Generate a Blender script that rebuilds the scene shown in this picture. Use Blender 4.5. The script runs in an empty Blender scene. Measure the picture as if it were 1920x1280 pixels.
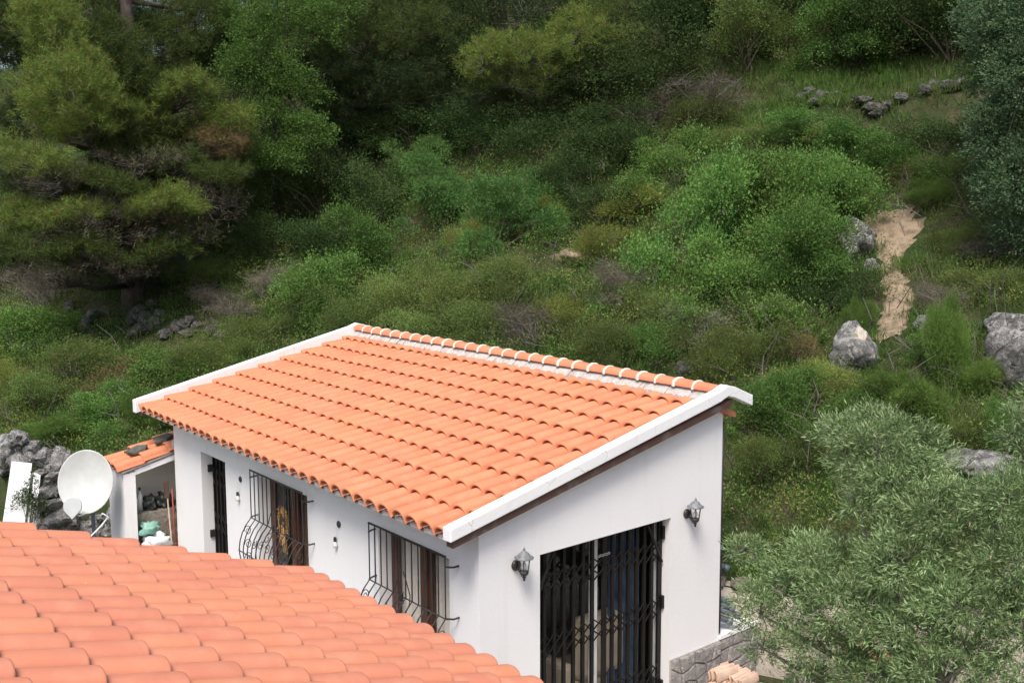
import bpy, math, random
import numpy as np
from mathutils import Vector, Matrix, noise as mnoise
random.seed(7)
RNG = np.random.default_rng(11)
scene = bpy.context.scene
COL = scene.collection

# ------------------------------------------------------------------ camera
S = 1.15
CAM = np.array([6.809, -4.897, 5.069]) * S
F0 = 2059.857
YAW, PIT, ROLL = math.radians(37.556), math.radians(7.057), math.radians(-0.22)
_F = np.array([-math.cos(YAW), math.sin(YAW), 0]); _R = np.array([math.sin(YAW), math.cos(YAW), 0]); _U = np.array([0, 0, 1.0])
_f = _F*math.cos(PIT) - _U*math.sin(PIT); _u = _U*math.cos(PIT) + _F*math.sin(PIT)
_r2 = _R*math.cos(ROLL) + _u*math.sin(ROLL); _u2 = -_R*math.sin(ROLL) + _u*math.cos(ROLL)
cam_data = bpy.data.cameras.new('camera'); cam = bpy.data.objects.new('camera', cam_data); COL.objects.link(cam)
cam.matrix_world = Matrix(((_r2[0], _u2[0], -_f[0], CAM[0]), (_r2[1], _u2[1], -_f[1], CAM[1]), (_r2[2], _u2[2], -_f[2], CAM[2]), (0, 0, 0, 1)))
cam_data.sensor_width = 36; cam_data.lens = F0/1920*36; cam_data.clip_start = 0.05; cam_data.clip_end = 500
scene.camera = cam

# ------------------------------------------------------------------ sky, sun, exposure
SUN_EL, SUN_AZ = 56.0, -50.0      # azimuth from +X counter-clockwise: the sun stands behind the camera
w = bpy.data.worlds.new('World'); scene.world = w; w.use_nodes = True
nt = w.node_tree; nt.nodes.clear()
sky = nt.nodes.new('ShaderNodeTexSky'); sky.sky_type = 'NISHITA'; sky.sun_disc = False
sky.sun_elevation = math.radians(SUN_EL); sky.sun_rotation = math.radians(90 - SUN_AZ)
sky.dust_density = 4.0; sky.air_density = 1.0; sky.ozone_density = 1.0
bg = nt.nodes.new('ShaderNodeBackground'); bg.inputs[1].default_value = 0.105
wo = nt.nodes.new('ShaderNodeOutputWorld')
nt.links.new(sky.outputs[0], bg.inputs[0]); nt.links.new(bg.outputs[0], wo.inputs[0])
sl = bpy.data.lights.new('sun', 'SUN'); sl.energy = 2.0; sl.angle = math.radians(22); sl.color = (1, 0.96, 0.9)
sun = bpy.data.objects.new('sun', sl); COL.objects.link(sun)
sd = Vector((math.cos(math.radians(SUN_EL))*math.cos(math.radians(SUN_AZ)), math.cos(math.radians(SUN_EL))*math.sin(math.radians(SUN_AZ)), math.sin(math.radians(SUN_EL))))
sun.rotation_euler = sd.to_track_quat('Z', 'Y').to_euler(); sun.location = (0, 0, 30)
vs = scene.view_settings; vs.view_transform = 'Standard'; vs.look = 'None'; vs.exposure = 0.86; vs.gamma = 1; vs.use_curve_mapping = False

# ------------------------------------------------------------------ materials
def nmat(name):
    m = bpy.data.materials.new(name); m.use_nodes = True
    n = m.node_tree.nodes; l = m.node_tree.links
    return m, n, l, n['Principled BSDF']
def mixc(n, l, fac, a, b, mode='MIX'):
    x = n.new('ShaderNodeMix'); x.data_type = 'RGBA'; x.blend_type = mode
    for i, val in ((0, fac), (6, a), (7, b)):
        if isinstance(val, (float, int)): x.inputs[i].default_value = val
        elif isinstance(val, tuple): x.inputs[i].default_value = (*val, 1)
        else: l.new(val, x.inputs[i])
    return x.outputs[2]
def noise_fac(n, l, scale, detail=4, lo=0.4, hi=0.6, vec=None, rough=0.6, space='Object'):
    t = n.new('ShaderNodeTexNoise'); t.inputs['Scale'].default_value = scale; t.inputs['Detail'].default_value = detail; t.inputs['Roughness'].default_value = rough
    if vec is None:
        tc = n.new('ShaderNodeTexCoord')
        if space == 'World':
            g = n.new('ShaderNodeNewGeometry'); vec = g.outputs['Position']
        else: vec = tc.outputs['Object']
    l.new(vec, t.inputs['Vector'])
    r = n.new('ShaderNodeMapRange'); r.inputs[1].default_value = lo; r.inputs[2].default_value = hi
    l.new(t.outputs[0], r.inputs[0]); return r.outputs[0]
def bump(n, l, b, height, strength=0.3, dist=0.02):
    x = n.new('ShaderNodeBump'); x.inputs['Strength'].default_value = strength; x.inputs['Distance'].default_value = dist
    l.new(height, x.inputs['Height']); l.new(x.outputs[0], b.inputs['Normal'])
def simple(name, c, rough=0.6, metal=0.0, c2=None, scale=8, bmp=0.0, lo=0.35, hi=0.7):
    m, n, l, b = nmat(name); b.inputs['Roughness'].default_value = rough; b.inputs['Metallic'].default_value = metal
    f = noise_fac(n, l, scale, 5, lo, hi, space='World')
    l.new(mixc(n, l, f, c, c2 or tuple(v*0.82 for v in c)), b.inputs['Base Color'])
    if bmp: bump(n, l, b, noise_fac(n, l, scale*6, 3, 0.2, 0.8, space='World'), bmp, 0.01)
    return m
def leafmat(name, c1, c2, dry=(0.16, 0.12, 0.05), dryamt=0.06, trans=0.3, rough=0.7, patch=None, pscale=0.5, spec=0.14):
    m, n, l, b = nmat(name)
    g = n.new('ShaderNodeNewGeometry'); oi = n.new('ShaderNodeObjectInfo')
    c = mixc(n, l, g.outputs['Random Per Island'], c1, c2)
    if patch:
        c = mixc(n, l, noise_fac(n, l, pscale, 4, 0.42, 0.62, space='World'), c, patch)
    sf = noise_fac(n, l, 2.2, 3, 0.3, 0.7, space='World'); vm = n.new('ShaderNodeMapRange'); vm.inputs[3].default_value = 0.72; vm.inputs[4].default_value = 1.28; l.new(sf, vm.inputs[0])
    h0 = n.new('ShaderNodeHueSaturation'); l.new(vm.outputs[0], h0.inputs['Value']); l.new(c, h0.inputs['Color']); c = h0.outputs[0]
    # some leaves dry
    mt = n.new('ShaderNodeMath'); mt.operation = 'MULTIPLY'; mt.inputs[1].default_value = 17.37; l.new(g.outputs['Random Per Island'], mt.inputs[0])
    fr = n.new('ShaderNodeMath'); fr.operation = 'FRACT'; l.new(mt.outputs[0], fr.inputs[0])
    lt = n.new('ShaderNodeMath'); lt.operation = 'LESS_THAN'; lt.inputs[1].default_value = dryamt; l.new(fr.outputs[0], lt.inputs[0])
    c = mixc(n, l, lt.outputs[0], c, dry)
    hs = n.new('ShaderNodeHueSaturation')
    mr = n.new('ShaderNodeMapRange'); mr.inputs[3].default_value = 0.487; mr.inputs[4].default_value = 0.508; l.new(oi.outputs['Random'], mr.inputs[0]); l.new(mr.outputs[0], hs.inputs['Hue'])
    mv = n.new('ShaderNodeMapRange'); mv.inputs[3].default_value = 0.7; mv.inputs[4].default_value = 1.25
    fr2 = n.new('ShaderNodeMath'); fr2.operation = 'MULTIPLY'; fr2.inputs[1].default_value = 7.77; l.new(oi.outputs['Random'], fr2.inputs[0])
    fr3 = n.new('ShaderNodeMath'); fr3.operation = 'FRACT'; l.new(fr2.outputs[0], fr3.inputs[0]); l.new(fr3.outputs[0], mv.inputs[0]); l.new(mv.outputs[0], hs.inputs['Value'])
    l.new(c, hs.inputs['Color'])
    l.new(hs.outputs[0], b.inputs['Base Color']); b.inputs['Roughness'].default_value = rough; b.inputs['Specular IOR Level'].default_value = spec
    tr = n.new('ShaderNodeBsdfTranslucent'); l.new(hs.outputs[0], tr.inputs['Color'])
    ms = n.new('ShaderNodeMixShader'); ms.inputs[0].default_value = trans
    out = n['Material Output']; l.new(b.outputs[0], ms.inputs[1]); l.new(tr.outputs[0], ms.inputs[2]); l.new(ms.outputs[0], out.inputs[0])
    return m
M = {}
def tilemat(name, base, alt, pale, specks=0.0):
    m, n, l, b = nmat(name); g = n.new('ShaderNodeNewGeometry'); oi = n.new('ShaderNodeObjectInfo')
    ad = n.new('ShaderNodeMath'); ad.operation = 'ADD'; l.new(g.outputs['Random Per Island'], ad.inputs[0]); l.new(oi.outputs['Random'], ad.inputs[1])
    fr = n.new('ShaderNodeMath'); fr.operation = 'FRACT'; l.new(ad.outputs[0], fr.inputs[0])
    c = mixc(n, l, fr.outputs[0], base, alt)
    f2 = noise_fac(n, l, 5.0, 5, 0.45, 0.75, space='World'); c = mixc(n, l, f2, c, pale)
    dd = noise_fac(n, l, 1.1, 6, 0.52, 0.8, space='World'); 
    md = n.new('ShaderNodeMath'); md.operation = 'MULTIPLY'; md.inputs[1].default_value = 0.3; l.new(dd, md.inputs[0]); c = mixc(n, l, md.outputs[0], c, (0.40, 0.17, 0.10))
    if specks:
        v = n.new('ShaderNodeTexVoronoi'); v.inputs['Scale'].default_value = 9.0; l.new(g.outputs['Position'], v.inputs['Vector'])
        lt = n.new('ShaderNodeMath'); lt.operation = 'LESS_THAN'; lt.inputs[1].default_value = specks; l.new(v.outputs['Distance'], lt.inputs[0])
        wn = n.new('ShaderNodeSeparateColor'); l.new(v.outputs['Color'], wn.inputs[0])
        gt = n.new('ShaderNodeMath'); gt.operation = 'GREATER_THAN'; gt.inputs[1].default_value = 0.62; l.new(wn.outputs[0], gt.inputs[0])
        mu = n.new('ShaderNodeMath'); mu.operation = 'MULTIPLY'; l.new(lt.outputs[0], mu.inputs[0]); l.new(gt.outputs[0], mu.inputs[1])
        c = mixc(n, l, mu.outputs[0], c, (0.75, 0.68, 0.6))
    l.new(c, b.inputs['Base Color']); b.inputs['Roughness'].default_value = 0.75; b.inputs['Specular IOR Level'].default_value = 0.3
    bump(n, l, b, noise_fac(n, l, 60, 3, 0.2, 0.8, space='World'), 0.12, 0.004)
    return m
M['tile'] = tilemat('clay_tile', (0.61, 0.232, 0.118), (0.555, 0.20, 0.105), (0.62, 0.26, 0.15))
M['tile_near'] = tilemat('clay_tile_near', (0.63, 0.245, 0.138), (0.565, 0.21, 0.135), (0.64, 0.275, 0.17), 0.03)
def wallmat(name, c, stain):
    m, n, l, b = nmat(name)
    f = noise_fac(n, l, 0.9, 6, 0.45, 0.8, space='World'); col = mixc(n, l, f, c, tuple(v*0.95 for v in c))
    g = n.new('ShaderNodeNewGeometry'); mp = n.new('ShaderNodeMapping'); mp.inputs['Scale'].default_value = (5, 5, 0.5); l.new(g.outputs['Position'], mp.inputs[0])
    f2 = noise_fac(n, l, 1.0, 5, 0.55, 0.85, vec=mp.outputs[0])
    mu = n.new('ShaderNodeMath'); mu.operation = 'MULTIPLY'; mu.inputs[1].default_value = stain; l.new(f2, mu.inputs[0])
    col = mixc(n, l, mu.outputs[0], col, (0.5, 0.46, 0.42))
    l.new(col, b.inputs['Base Color']); b.inputs['Roughness'].default_value = 0.85; b.inputs['Specular IOR Level'].default_value = 0.2
    bump(n, l, b, noise_fac(n, l, 35, 4, 0.2, 0.8, space='World'), 0.25, 0.006)
    return m
M['wall'] = wallmat('white_render', (0.81, 0.795, 0.80), 0.22)
M['cream'] = wallmat('cream_render', (0.80, 0.75, 0.67), 0.15)
M['beam'] = wallmat('white_painted_verge', (0.82, 0.82, 0.82), 0.25)
def add_cracks(m):
    n, l = m.node_tree.nodes, m.node_tree.links; b = n['Principled BSDF']; src = b.inputs['Base Color'].links[0].from_socket
    g = n.new('ShaderNodeNewGeometry'); v = n.new('ShaderNodeTexVoronoi'); v.feature = 'DISTANCE_TO_EDGE'; v.inputs['Scale'].default_value = 1.1
    dn = n.new('ShaderNodeTexNoise'); dn.inputs['Scale'].default_value = 9; l.new(g.outputs['Position'], dn.inputs['Vector'])
    va = n.new('ShaderNodeVectorMath'); va.operation = 'MULTIPLY_ADD'; va.inputs[1].default_value = (.12, .12, .12); l.new(dn.outputs['Color'], va.inputs[0]); l.new(g.outputs['Position'], va.inputs[2]); l.new(va.outputs[0], v.inputs['Vector'])
    lt = n.new('ShaderNodeMath'); lt.operation = 'LESS_THAN'; lt.inputs[1].default_value = 0.0022; l.new(v.outputs['Distance'], lt.inputs[0])
    l.new(mixc(n, l, lt.outputs[0], src, (0.5, 0.47, 0.45)), b.inputs['Base Color'])
add_cracks(M['beam'])
M['mortar'] = simple('mortar', (0.52, 0.49, 0.46), 0.95, c2=(0.38, 0.34, 0.32), scale=12, bmp=0.6)
M['mortar_white'] = simple('white_mortar', (0.70, 0.66, 0.60), 0.9, scale=20, bmp=0.4)
M['brown'] = simple('brown_board', (0.085, 0.045, 0.035), 0.55, c2=(0.2, 0.17, 0.15), scale=6, lo=0.5, hi=0.8)
M['wood'] = simple('dark_window_wood', (0.10, 0.042, 0.025), 0.4, c2=(0.06, 0.025, 0.018), scale=9)
M['iron'] = simple('black_iron', (0.022, 0.02, 0.022), 0.45, c2=(0.04, 0.035, 0.035), scale=12)
M['gate'] = simple('gate_paint', (0.008, 0.0075, 0.007), 0.5, c2=(0.014, 0.012, 0.011), scale=7)
M['gate'].node_tree.nodes['Principled BSDF'].inputs['Specular IOR Level'].default_value = 0.25
M['greycap'] = simple('weathered_lamp_cap', (0.11, 0.12, 0.13), 0.5, c2=(0.26, 0.27, 0.28), scale=30)
M['darkroom'] = simple('dim_room', (0.05, 0.045, 0.04), 0.9)  # dimness of the room put into the wall colour
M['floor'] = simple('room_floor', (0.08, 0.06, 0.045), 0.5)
M['white'] = simple('white_paint', (0.78, 0.79, 0.79), 0.35, scale=3)
M['bark'] = simple('pine_bark', (0.11, 0.085, 0.07), 0.95, c2=(0.045, 0.035, 0.03), scale=6, bmp=0.8)
M['twig'] = simple('grey_twig', (0.17, 0.15, 0.135), 0.95, c2=(0.09, 0.08, 0.07), scale=3)
M['stem'] = simple('brown_stem', (0.12, 0.09, 0.065), 0.95, c2=(0.2, 0.17, 0.14), scale=3)
M['olivebark'] = simple('olive_bark', (0.20, 0.18, 0.15), 0.95, c2=(0.10, 0.09, 0.08), scale=8, bmp=0.8)
M['pipe'] = simple('grey_plastic', (0.13, 0.15, 0.18), 0.4, scale=4)
M['slate'] = simple('dark_slate', (0.07, 0.075, 0.06), 0.8, c2=(0.13, 0.13, 0.11), scale=14, bmp=0.4)
M['paleclay'] = simple('pale_clay', (0.66, 0.48, 0.36), 0.85, c2=(0.50, 0.33, 0.25), scale=6, bmp=0.3)
M['terracotta'] = simple('terracotta', (0.55, 0.22, 0.12), 0.8, scale=5)
M['ochre'] = simple('ochre_plastic', (0.36, 0.25, 0.06), 0.5, scale=5)
M['sandy'] = simple('sandy_render', (0.50, 0.44, 0.37), 0.95, c2=(0.36, 0.31, 0.26), scale=2.5, bmp=0.6)
M['concrete'] = simple('patio_concrete', (0.40, 0.37, 0.34), 0.9, c2=(0.30, 0.27, 0.24), scale=1.5, bmp=0.4)
M['beige'] = simple('beige_fabric', (0.50, 0.42, 0.31), 0.9, scale=5)
M['blue'] = simple('blue_fabric', (0.025, 0.055, 0.11), 0.9, c2=(0.10, 0.15, 0.22), scale=4)
M['paleblue'] = simple('pale_blue_plastic', (0.42, 0.55, 0.62), 0.5, scale=4)
M['card'] = simple('cardboard', (0.38, 0.24, 0.13), 0.85, scale=5)
M['black'] = simple('black_plastic', (0.02, 0.025, 0.024), 0.45, c2=(0.05, 0.055, 0.05), scale=20)
M['green'] = simple('green_plastic', (0.14, 0.33, 0.27), 0.5, c2=(0.25, 0.42, 0.36), scale=14)
M['rust'] = simple('red_oxide', (0.30, 0.06, 0.04), 0.6, scale=9)
M['straw'] = simple('dry_straw', (0.62, 0.38, 0.13), 0.85, c2=(0.35, 0.16, 0.05), scale=40)
M['curtain'] = simple('curtain', (0.74, 0.68, 0.60), 0.9, scale=3)
M['bulbglass'] = simple('bulb', (0.75, 0.72, 0.68), 0.1, scale=3)
M['dish'] = simple('dish_paint', (0.56, 0.57, 0.56), 0.6, c2=(0.48, 0.49, 0.47), scale=5)
M['cover'] = simple('feed_cover_paint', (0.50, 0.52, 0.52), 0.4, scale=5)
def glassmat():
    m, n, l, b = nmat('window_glass'); b.inputs['Base Color'].default_value = (0.9, 0.9, 0.9, 1); b.inputs['Roughness'].default_value = 0.03
    gl = n.new('ShaderNodeBsdfGlossy'); gl.inputs['Roughness'].default_value = 0.03
    tr = n.new('ShaderNodeBsdfTransparent'); fr0 = n.new('ShaderNodeFresnel'); fr0.inputs[0].default_value = 1.45; ge = n.new('ShaderNodeNewGeometry'); iv = n.new('ShaderNodeMath'); iv.operation = 'SUBTRACT'; iv.inputs[0].default_value = 1; l.new(ge.outputs['Backfacing'], iv.inputs[1]); fr = n.new('ShaderNodeMath'); fr.operation = 'MULTIPLY'; l.new(fr0.outputs[0], fr.inputs[0]); l.new(iv.outputs[0], fr.inputs[1])
    ms = n.new('ShaderNodeMixShader'); l.new(fr.outputs[0], ms.inputs[0]); l.new(tr.outputs[0], ms.inputs[1]); l.new(gl.outputs[0], ms.inputs[2])
    l.new(ms.outputs[0], n['Material Output'].inputs[0]); return m
M['glass'] = glassmat()
def rockmat(name, c1, c2, pale, pit=True):
    m, n, l, b = nmat(name)
    c = mixc(n, l, noise_fac(n, l, 3.5, 8, 0.38, 0.66, space='World', rough=0.7), c1, c2)
    c = mixc(n, l, noise_fac(n, l, 8, 7, 0.50, 0.57, space='World', rough=0.8), c, pale)
    if pit: c = mixc(n, l, noise_fac(n, l, 5, 7, 0.56, 0.62, space='World', rough=0.8), c, (0.06, 0.06, 0.055))
    l.new(c, b.inputs['Base Color']); b.inputs['Roughness'].default_value = 0.95; b.inputs['Specular IOR Level'].default_value = 0.15
    bump(n, l, b, noise_fac(n, l, 14, 8, 0.2, 0.8, space='World', rough=0.75), 1.0, 0.09); return m
M['rock'] = rockmat('limestone', (0.40, 0.39, 0.38), (0.13, 0.128, 0.13), (0.64, 0.62, 0.58))
M['rock_shaded'] = rockmat('shaded_limestone', (0.17, 0.16, 0.15), (0.09, 0.085, 0.08), (0.27, 0.26, 0.24))  # darker copy of the limestone, shade put into its colour
M['rock_warm'] = rockmat('warm_stone', (0.42, 0.36, 0.30), (0.28, 0.24, 0.2), (0.5, 0.46, 0.4), False)
M['rock_base'] = rockmat('cladding_stone', (0.60, 0.55, 0.52), (0.36, 0.34, 0.35), (0.72, 0.66, 0.60), False)
M['rock_scar'] = simple('broken_limestone', (0.55, 0.50, 0.42), 0.9, c2=(0.42, 0.37, 0.3), scale=9, bmp=0.5)
def groundmat():
    m, n, l, b = nmat('hillside_soil')
    c = mixc(n, l, noise_fac(n, l, 0.7, 6, 0.42, 0.6, space='World'), (0.03, 0.055, 0.016), (0.065, 0.065, 0.032))
    c = mixc(n, l, noise_fac(n, l, 2.3, 6, 0.5, 0.7, space='World'), c, (0.10, 0.08, 0.055))
    c = mixc(n, l, noise_fac(n, l, 11, 6, 0.5, 0.7, space='World'), c, (0.03, 0.05, 0.018))
    l.new(c, b.inputs['Base Color']); b.inputs['Roughness'].default_value = 1; b.inputs['Specular IOR Level'].default_value = 0.1
    bump(n, l, b, noise_fac(n, l, 9, 6, 0.2, 0.8, space='World'), 1.0, 0.06); return m
M['ground'] = groundmat()
M['dirt'] = simple('sandy_dirt', (0.31, 0.235, 0.16), 1.0, c2=(0.15, 0.115, 0.075), scale=5.5, bmp=1.0, lo=0.4, hi=0.62)
LM = {
 'green': leafmat('leaf_fresh', (0.082, 0.18, 0.036), (0.15, 0.27, 0.07), dryamt=0.02),
 'blue': leafmat('leaf_bluish', (0.065, 0.145, 0.035), (0.11, 0.20, 0.058), dryamt=0.02),
 'olive': leafmat('leaf_scrub', (0.095, 0.155, 0.036), (0.15, 0.215, 0.06), dryamt=0.10, dry=(0.19, 0.14, 0.07)),
 'yellow': leafmat('leaf_yellowish', (0.15, 0.21, 0.04), (0.22, 0.27, 0.07), dryamt=0.08, dry=(0.28, 0.2, 0.08)),
 'bright': leafmat('leaf_feathery', (0.08, 0.16, 0.03), (0.135, 0.22, 0.05), dryamt=0.03),
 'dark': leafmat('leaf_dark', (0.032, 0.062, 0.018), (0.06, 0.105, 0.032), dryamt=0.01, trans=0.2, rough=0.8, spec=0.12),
 'dead': leafmat('leaf_withered', (0.14, 0.115, 0.09), (0.20, 0.17, 0.14), dryamt=0.1, trans=0.15),
 'dead_bough': leafmat('needle_dead', (0.055, 0.055, 0.038), (0.095, 0.085, 0.065), dryamt=0.1, trans=0.1),
 'rust': leafmat('leaf_rusty', (0.13, 0.13, 0.05), (0.18, 0.14, 0.06), dryamt=0.3, dry=(0.21, 0.13, 0.07)),
 'oak': leafmat('leaf_holm_oak', (0.06, 0.115, 0.05), (0.14, 0.21, 0.11), dryamt=0.02),
 'wood': leafmat('leaf_broad_tree', (0.06, 0.125, 0.025), (0.115, 0.195, 0.045), dryamt=0.02),
 'olivetree': leafmat('leaf_olive_tree', (0.105, 0.19, 0.06), (0.30, 0.41, 0.20), dryamt=0.05, dry=(0.28, 0.27, 0.15), trans=0.25, rough=0.45, spec=0.3),
 'pine': leafmat('needle_pine', (0.06, 0.10, 0.022), (0.10, 0.14, 0.035), dryamt=0.05, dry=(0.15, 0.09, 0.04), trans=0.2),
 'pine_shaded': leafmat('needle_shaded', (0.025, 0.052, 0.016), (0.045, 0.078, 0.024), dryamt=0.04, trans=0.15),  # needle colour darkened to carry the shade of the dense upper slope
 'pine_tip': leafmat('needle_bright', (0.10, 0.165, 0.03), (0.155, 0.21, 0.048), dryamt=0.10, dry=(0.26, 0.16, 0.06), trans=0.25),
 'cover': leafmat('leaf_ground_cover', (0.068, 0.15, 0.028), (0.125, 0.22, 0.052), dryamt=0.10, dry=(0.22, 0.17, 0.09), patch=(0.10, 0.145, 0.04), pscale=0.55),
 'grass': leafmat('grass_blade', (0.08, 0.19, 0.03), (0.16, 0.29, 0.06), dryamt=0.07, dry=(0.3, 0.26, 0.14), patch=(0.14, 0.21, 0.06), pscale=0.7),
}

# ------------------------------------------------------------------ mesh helpers
def setp(o, label=None, cat=None, group=None, kind=None):
    if label: o['label'] = label
    if cat: o['category'] = cat
    if group: o['group'] = group
    if kind: o['kind'] = kind
    return o
def root(name, label, cat, loc, group=None):
    o = bpy.data.objects.new(name, None); COL.objects.link(o); o.location = loc; o.empty_display_size = 0.1
    return setp(o, label, cat, group)
def worldloc(p):
    q = Vector((0, 0, 0))
    while p is not None: q += p.location; p = p.parent
    return q
class MB:
    def __init__(s, xf=None): s.v = []; s.f = []; s.xf = xf
    def add(s, vs, fs):
        b = len(s.v); s.v += [tuple(p) for p in vs]; s.f += [tuple(i+b for i in f) for f in fs]; return s
    def box(s, x0, y0, z0, x1, y1, z1, m=None):
        vs = [Vector(p) for p in ((x0,y0,z0),(x1,y0,z0),(x1,y1,z0),(x0,y1,z0),(x0,y0,z1),(x1,y0,z1),(x1,y1,z1),(x0,y1,z1))]
        if m is not None: vs = [m @ p for p in vs]
        return s.add(vs, [(0,3,2,1),(4,5,6,7),(0,1,5,4),(1,2,6,5),(2,3,7,6),(3,0,4,7)])
    def hexa(s, eight):
        return s.add(eight, [(0,3,2,1),(4,5,6,7),(0,1,5,4),(1,2,6,5),(2,3,7,6),(3,0,4,7)])
    def tube(s, pts, r, n=6):
        pts = [Vector(p) for p in pts]; R = r if isinstance(r, (list, tuple)) else [r]*len(pts); b = len(s.v); up = None
        for i, p in enumerate(pts):
            t = (pts[min(i+1, len(pts)-1)] - pts[max(i-1, 0)])
            t = t.normalized() if t.length > 1e-9 else Vector((0, 0, 1))
            if up is None: up = t.orthogonal().normalized()
            else:
                up = up - t*up.dot(t); up = up.normalized() if up.length > 1e-6 else t.orthogonal().normalized()
            sd_ = t.cross(up)
            for k in range(n):
                a = 2*math.pi*k/n; s.v.append(tuple(p + (up*math.cos(a) + sd_*math.sin(a))*R[i]))
        for i in range(len(pts)-1):
            for k in range(n):
                a = b+i*n+k; c = b+i*n+(k+1) % n; s.f.append((a, c, c+n, a+n))
        s.f.append(tuple(b+k for k in range(n))[::-1]); s.f.append(tuple(b+(len(pts)-1)*n+k for k in range(n)))
        return s
    def lathe(s, prof, c, n=12, m=None):
        c = Vector(c); b = len(s.v)
        for (r, z) in prof:
            for k in range(n):
                a = 2*math.pi*k/n; q = Vector((r*math.cos(a), r*math.sin(a), z)); q = (m @ q) if m is not None else q; s.v.append(tuple(c+q))
        for i in range(len(prof)-1):
            for k in range(n):
                a = b+i*n+k; d = b+i*n+(k+1) % n; s.f.append((a, d, d+n, a+n))
        s.f.append(tuple(b+k for k in range(n))[::-1]); s.f.append(tuple(b+(len(prof)-1)*n+k for k in range(n)))
        return s
    def prism(s, poly, z0, z1, m=None):
        n = len(poly); vs = [Vector((x, y, z0)) for x, y in poly] + [Vector((x, y, z1)) for x, y in poly]
        if m is not None: vs = [m @ p for p in vs]
        return s.add(vs, [tuple(range(n))[::-1], tuple(range(n, 2*n))] + [(i, (i+1) % n, n+(i+1) % n, n+i) for i in range(n)])
    def obj(s, name, mat, parent=None, smooth=False, label=None, cat=None, group=None, kind=None, bevel=0):
        vs = [s.xf(Vector(p)) for p in s.v] if s.xf else s.v
        o = mkobj(name, vs, s.f, mat, parent, smooth)
        if bevel:
            md = o.modifiers.new('b', 'BEVEL'); md.width = bevel; md.segments = 2; md.limit_method = 'ANGLE'
        return setp(o, label, cat, group, kind)
def mkobj(name, vs, fs, mat, parent=None, smooth=False):
    off = worldloc(parent) if parent is not None else Vector((0, 0, 0))
    me = bpy.data.meshes.new(name); me.from_pydata([(p[0]-off[0], p[1]-off[1], p[2]-off[2]) for p in vs], [], fs); me.update()
    me.materials.append(mat)
    if smooth: me.polygons.foreach_set('use_smooth', [True]*len(me.polygons))
    o = bpy.data.objects.new(name, me); COL.objects.link(o); o.parent = parent
    return o
def quadmesh(name, V, mats, midx=None):
    """V: (N,k,3) leaf faces"""
    n, kk = V.shape[:2]; me = bpy.data.meshes.new(name)
    me.vertices.add(n*kk); me.vertices.foreach_set('co', V.reshape(-1).astype(np.float32))
    me.loops.add(n*kk); me.loops.foreach_set('vertex_index', np.arange(n*kk, dtype=np.int32))
    me.polygons.add(n); me.polygons.foreach_set('loop_start', np.arange(0, n*kk, kk, dtype=np.int32))
    try: me.polygons.foreach_set('loop_total', np.full(n, kk, dtype=np.int32))
    except Exception: pass
    for m in mats: me.materials.append(m)
    if midx is not None: me.polygons.foreach_set('material_index', midx.astype(np.int32))
    me.update(); me.validate(); return me
def inst(name, me, mat4, parent):
    o = bpy.data.objects.new(name, me); COL.objects.link(o); o.parent = parent
    off = worldloc(parent) if parent is not None else Vector((0, 0, 0))
    m = mat4.copy(); m.translation = m.translation - off; o.matrix_local = m
    return o

# ------------------------------------------------------------------ terrain
SH = math.tan(-0.057)            # the studio is not quite square: its gable leans in plan by 3.3 degrees
def HS(p): return Vector((p.x + p.y*SH, p.y, p.z))
G = np.array([-0.42, 0.91]); G = G/np.linalg.norm(G); Q = np.array([G[1], -G[0]])   # uphill, and along the slope to the right
def sstep(a, b, x): t = np.clip((x-a)/(b-a), 0, 1); return t*t*(3-2*t)
def bumps(x, y):
    return (0.10*np.sin(1.1*x+0.7*y+1) + 0.08*np.sin(-0.8*x+1.7*y+2.1) + 0.05*np.sin(2.3*x+1.3*y) + 0.05*np.sin(-1.9*x+2.9*y+4) + 0.02*np.sin(5.1*x-3.3*y)+0.02*np.sin(4.1*x+6.3*y+1))
def terrain(x, y, cut=True):
    x = np.asarray(x, float); y = np.asarray(y, float)
    p = x*G[0]+y*G[1]; q = x*Q[0]+y*Q[1]
    low = 0.35 + 0.5*sstep(-5, -9, x)
    hill = 1.3 + 0.5*np.clip(p-4.1, 0, 8.0)
    hill = hill + 0.78*np.clip(p-12.1, 0, None)
    # terrace at the upper right
    pt = 14.6; tmask = sstep(-2.5, 0.5, q)
    hill = hill + tmask*(0.75*sstep(pt-0.25, pt+0.05, p) - 0.5*np.clip(p-pt, 0, 1.5) )
    crest = 19.0 + 14*sstep(-22, -14, q)
    hill = hill - 0.78*np.clip(p-crest, 0, None)*1.1
    hill = hill + bumps(x, y)*sstep(4.1, 6.0, p)
    z = np.where(p > 4.02, hill, low)
    if cut:
        ins = (y > -0.12) & (y < 3.75) & (x > -7.75) & (x < 0.12+y*SH)
        z = np.where(ins, 0.3, z)
    return z
def ray(px, py): return _f + _r2*(px-960)/F0 - _u2*(py-640)/F0
def at(px, py, lift=0.0):
    """where the sight line of a photo pixel meets the terrain"""
    d = ray(px, py); d = d/np.hypot(d[0], d[1]); t = np.arange(9, 60, 0.04)
    P = CAM[None] + d[None]*t[:, None]; z = terrain(P[:, 0], P[:, 1], False) + lift
    k = np.argmax(P[:, 2] < z)
    if not (P[:, 2] < z).any(): k = len(t)-1
    return Vector(P[k]), float(t[k])
def atd(px, py, t):
    d = ray(px, py); d = d/np.hypot(d[0], d[1]); return Vector(CAM + d*t)
def project(P):
    D = P - CAM; z = D@_f; return 960+F0*(D@_r2)/z, 640-F0*(D@_u2)/z, z
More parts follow.
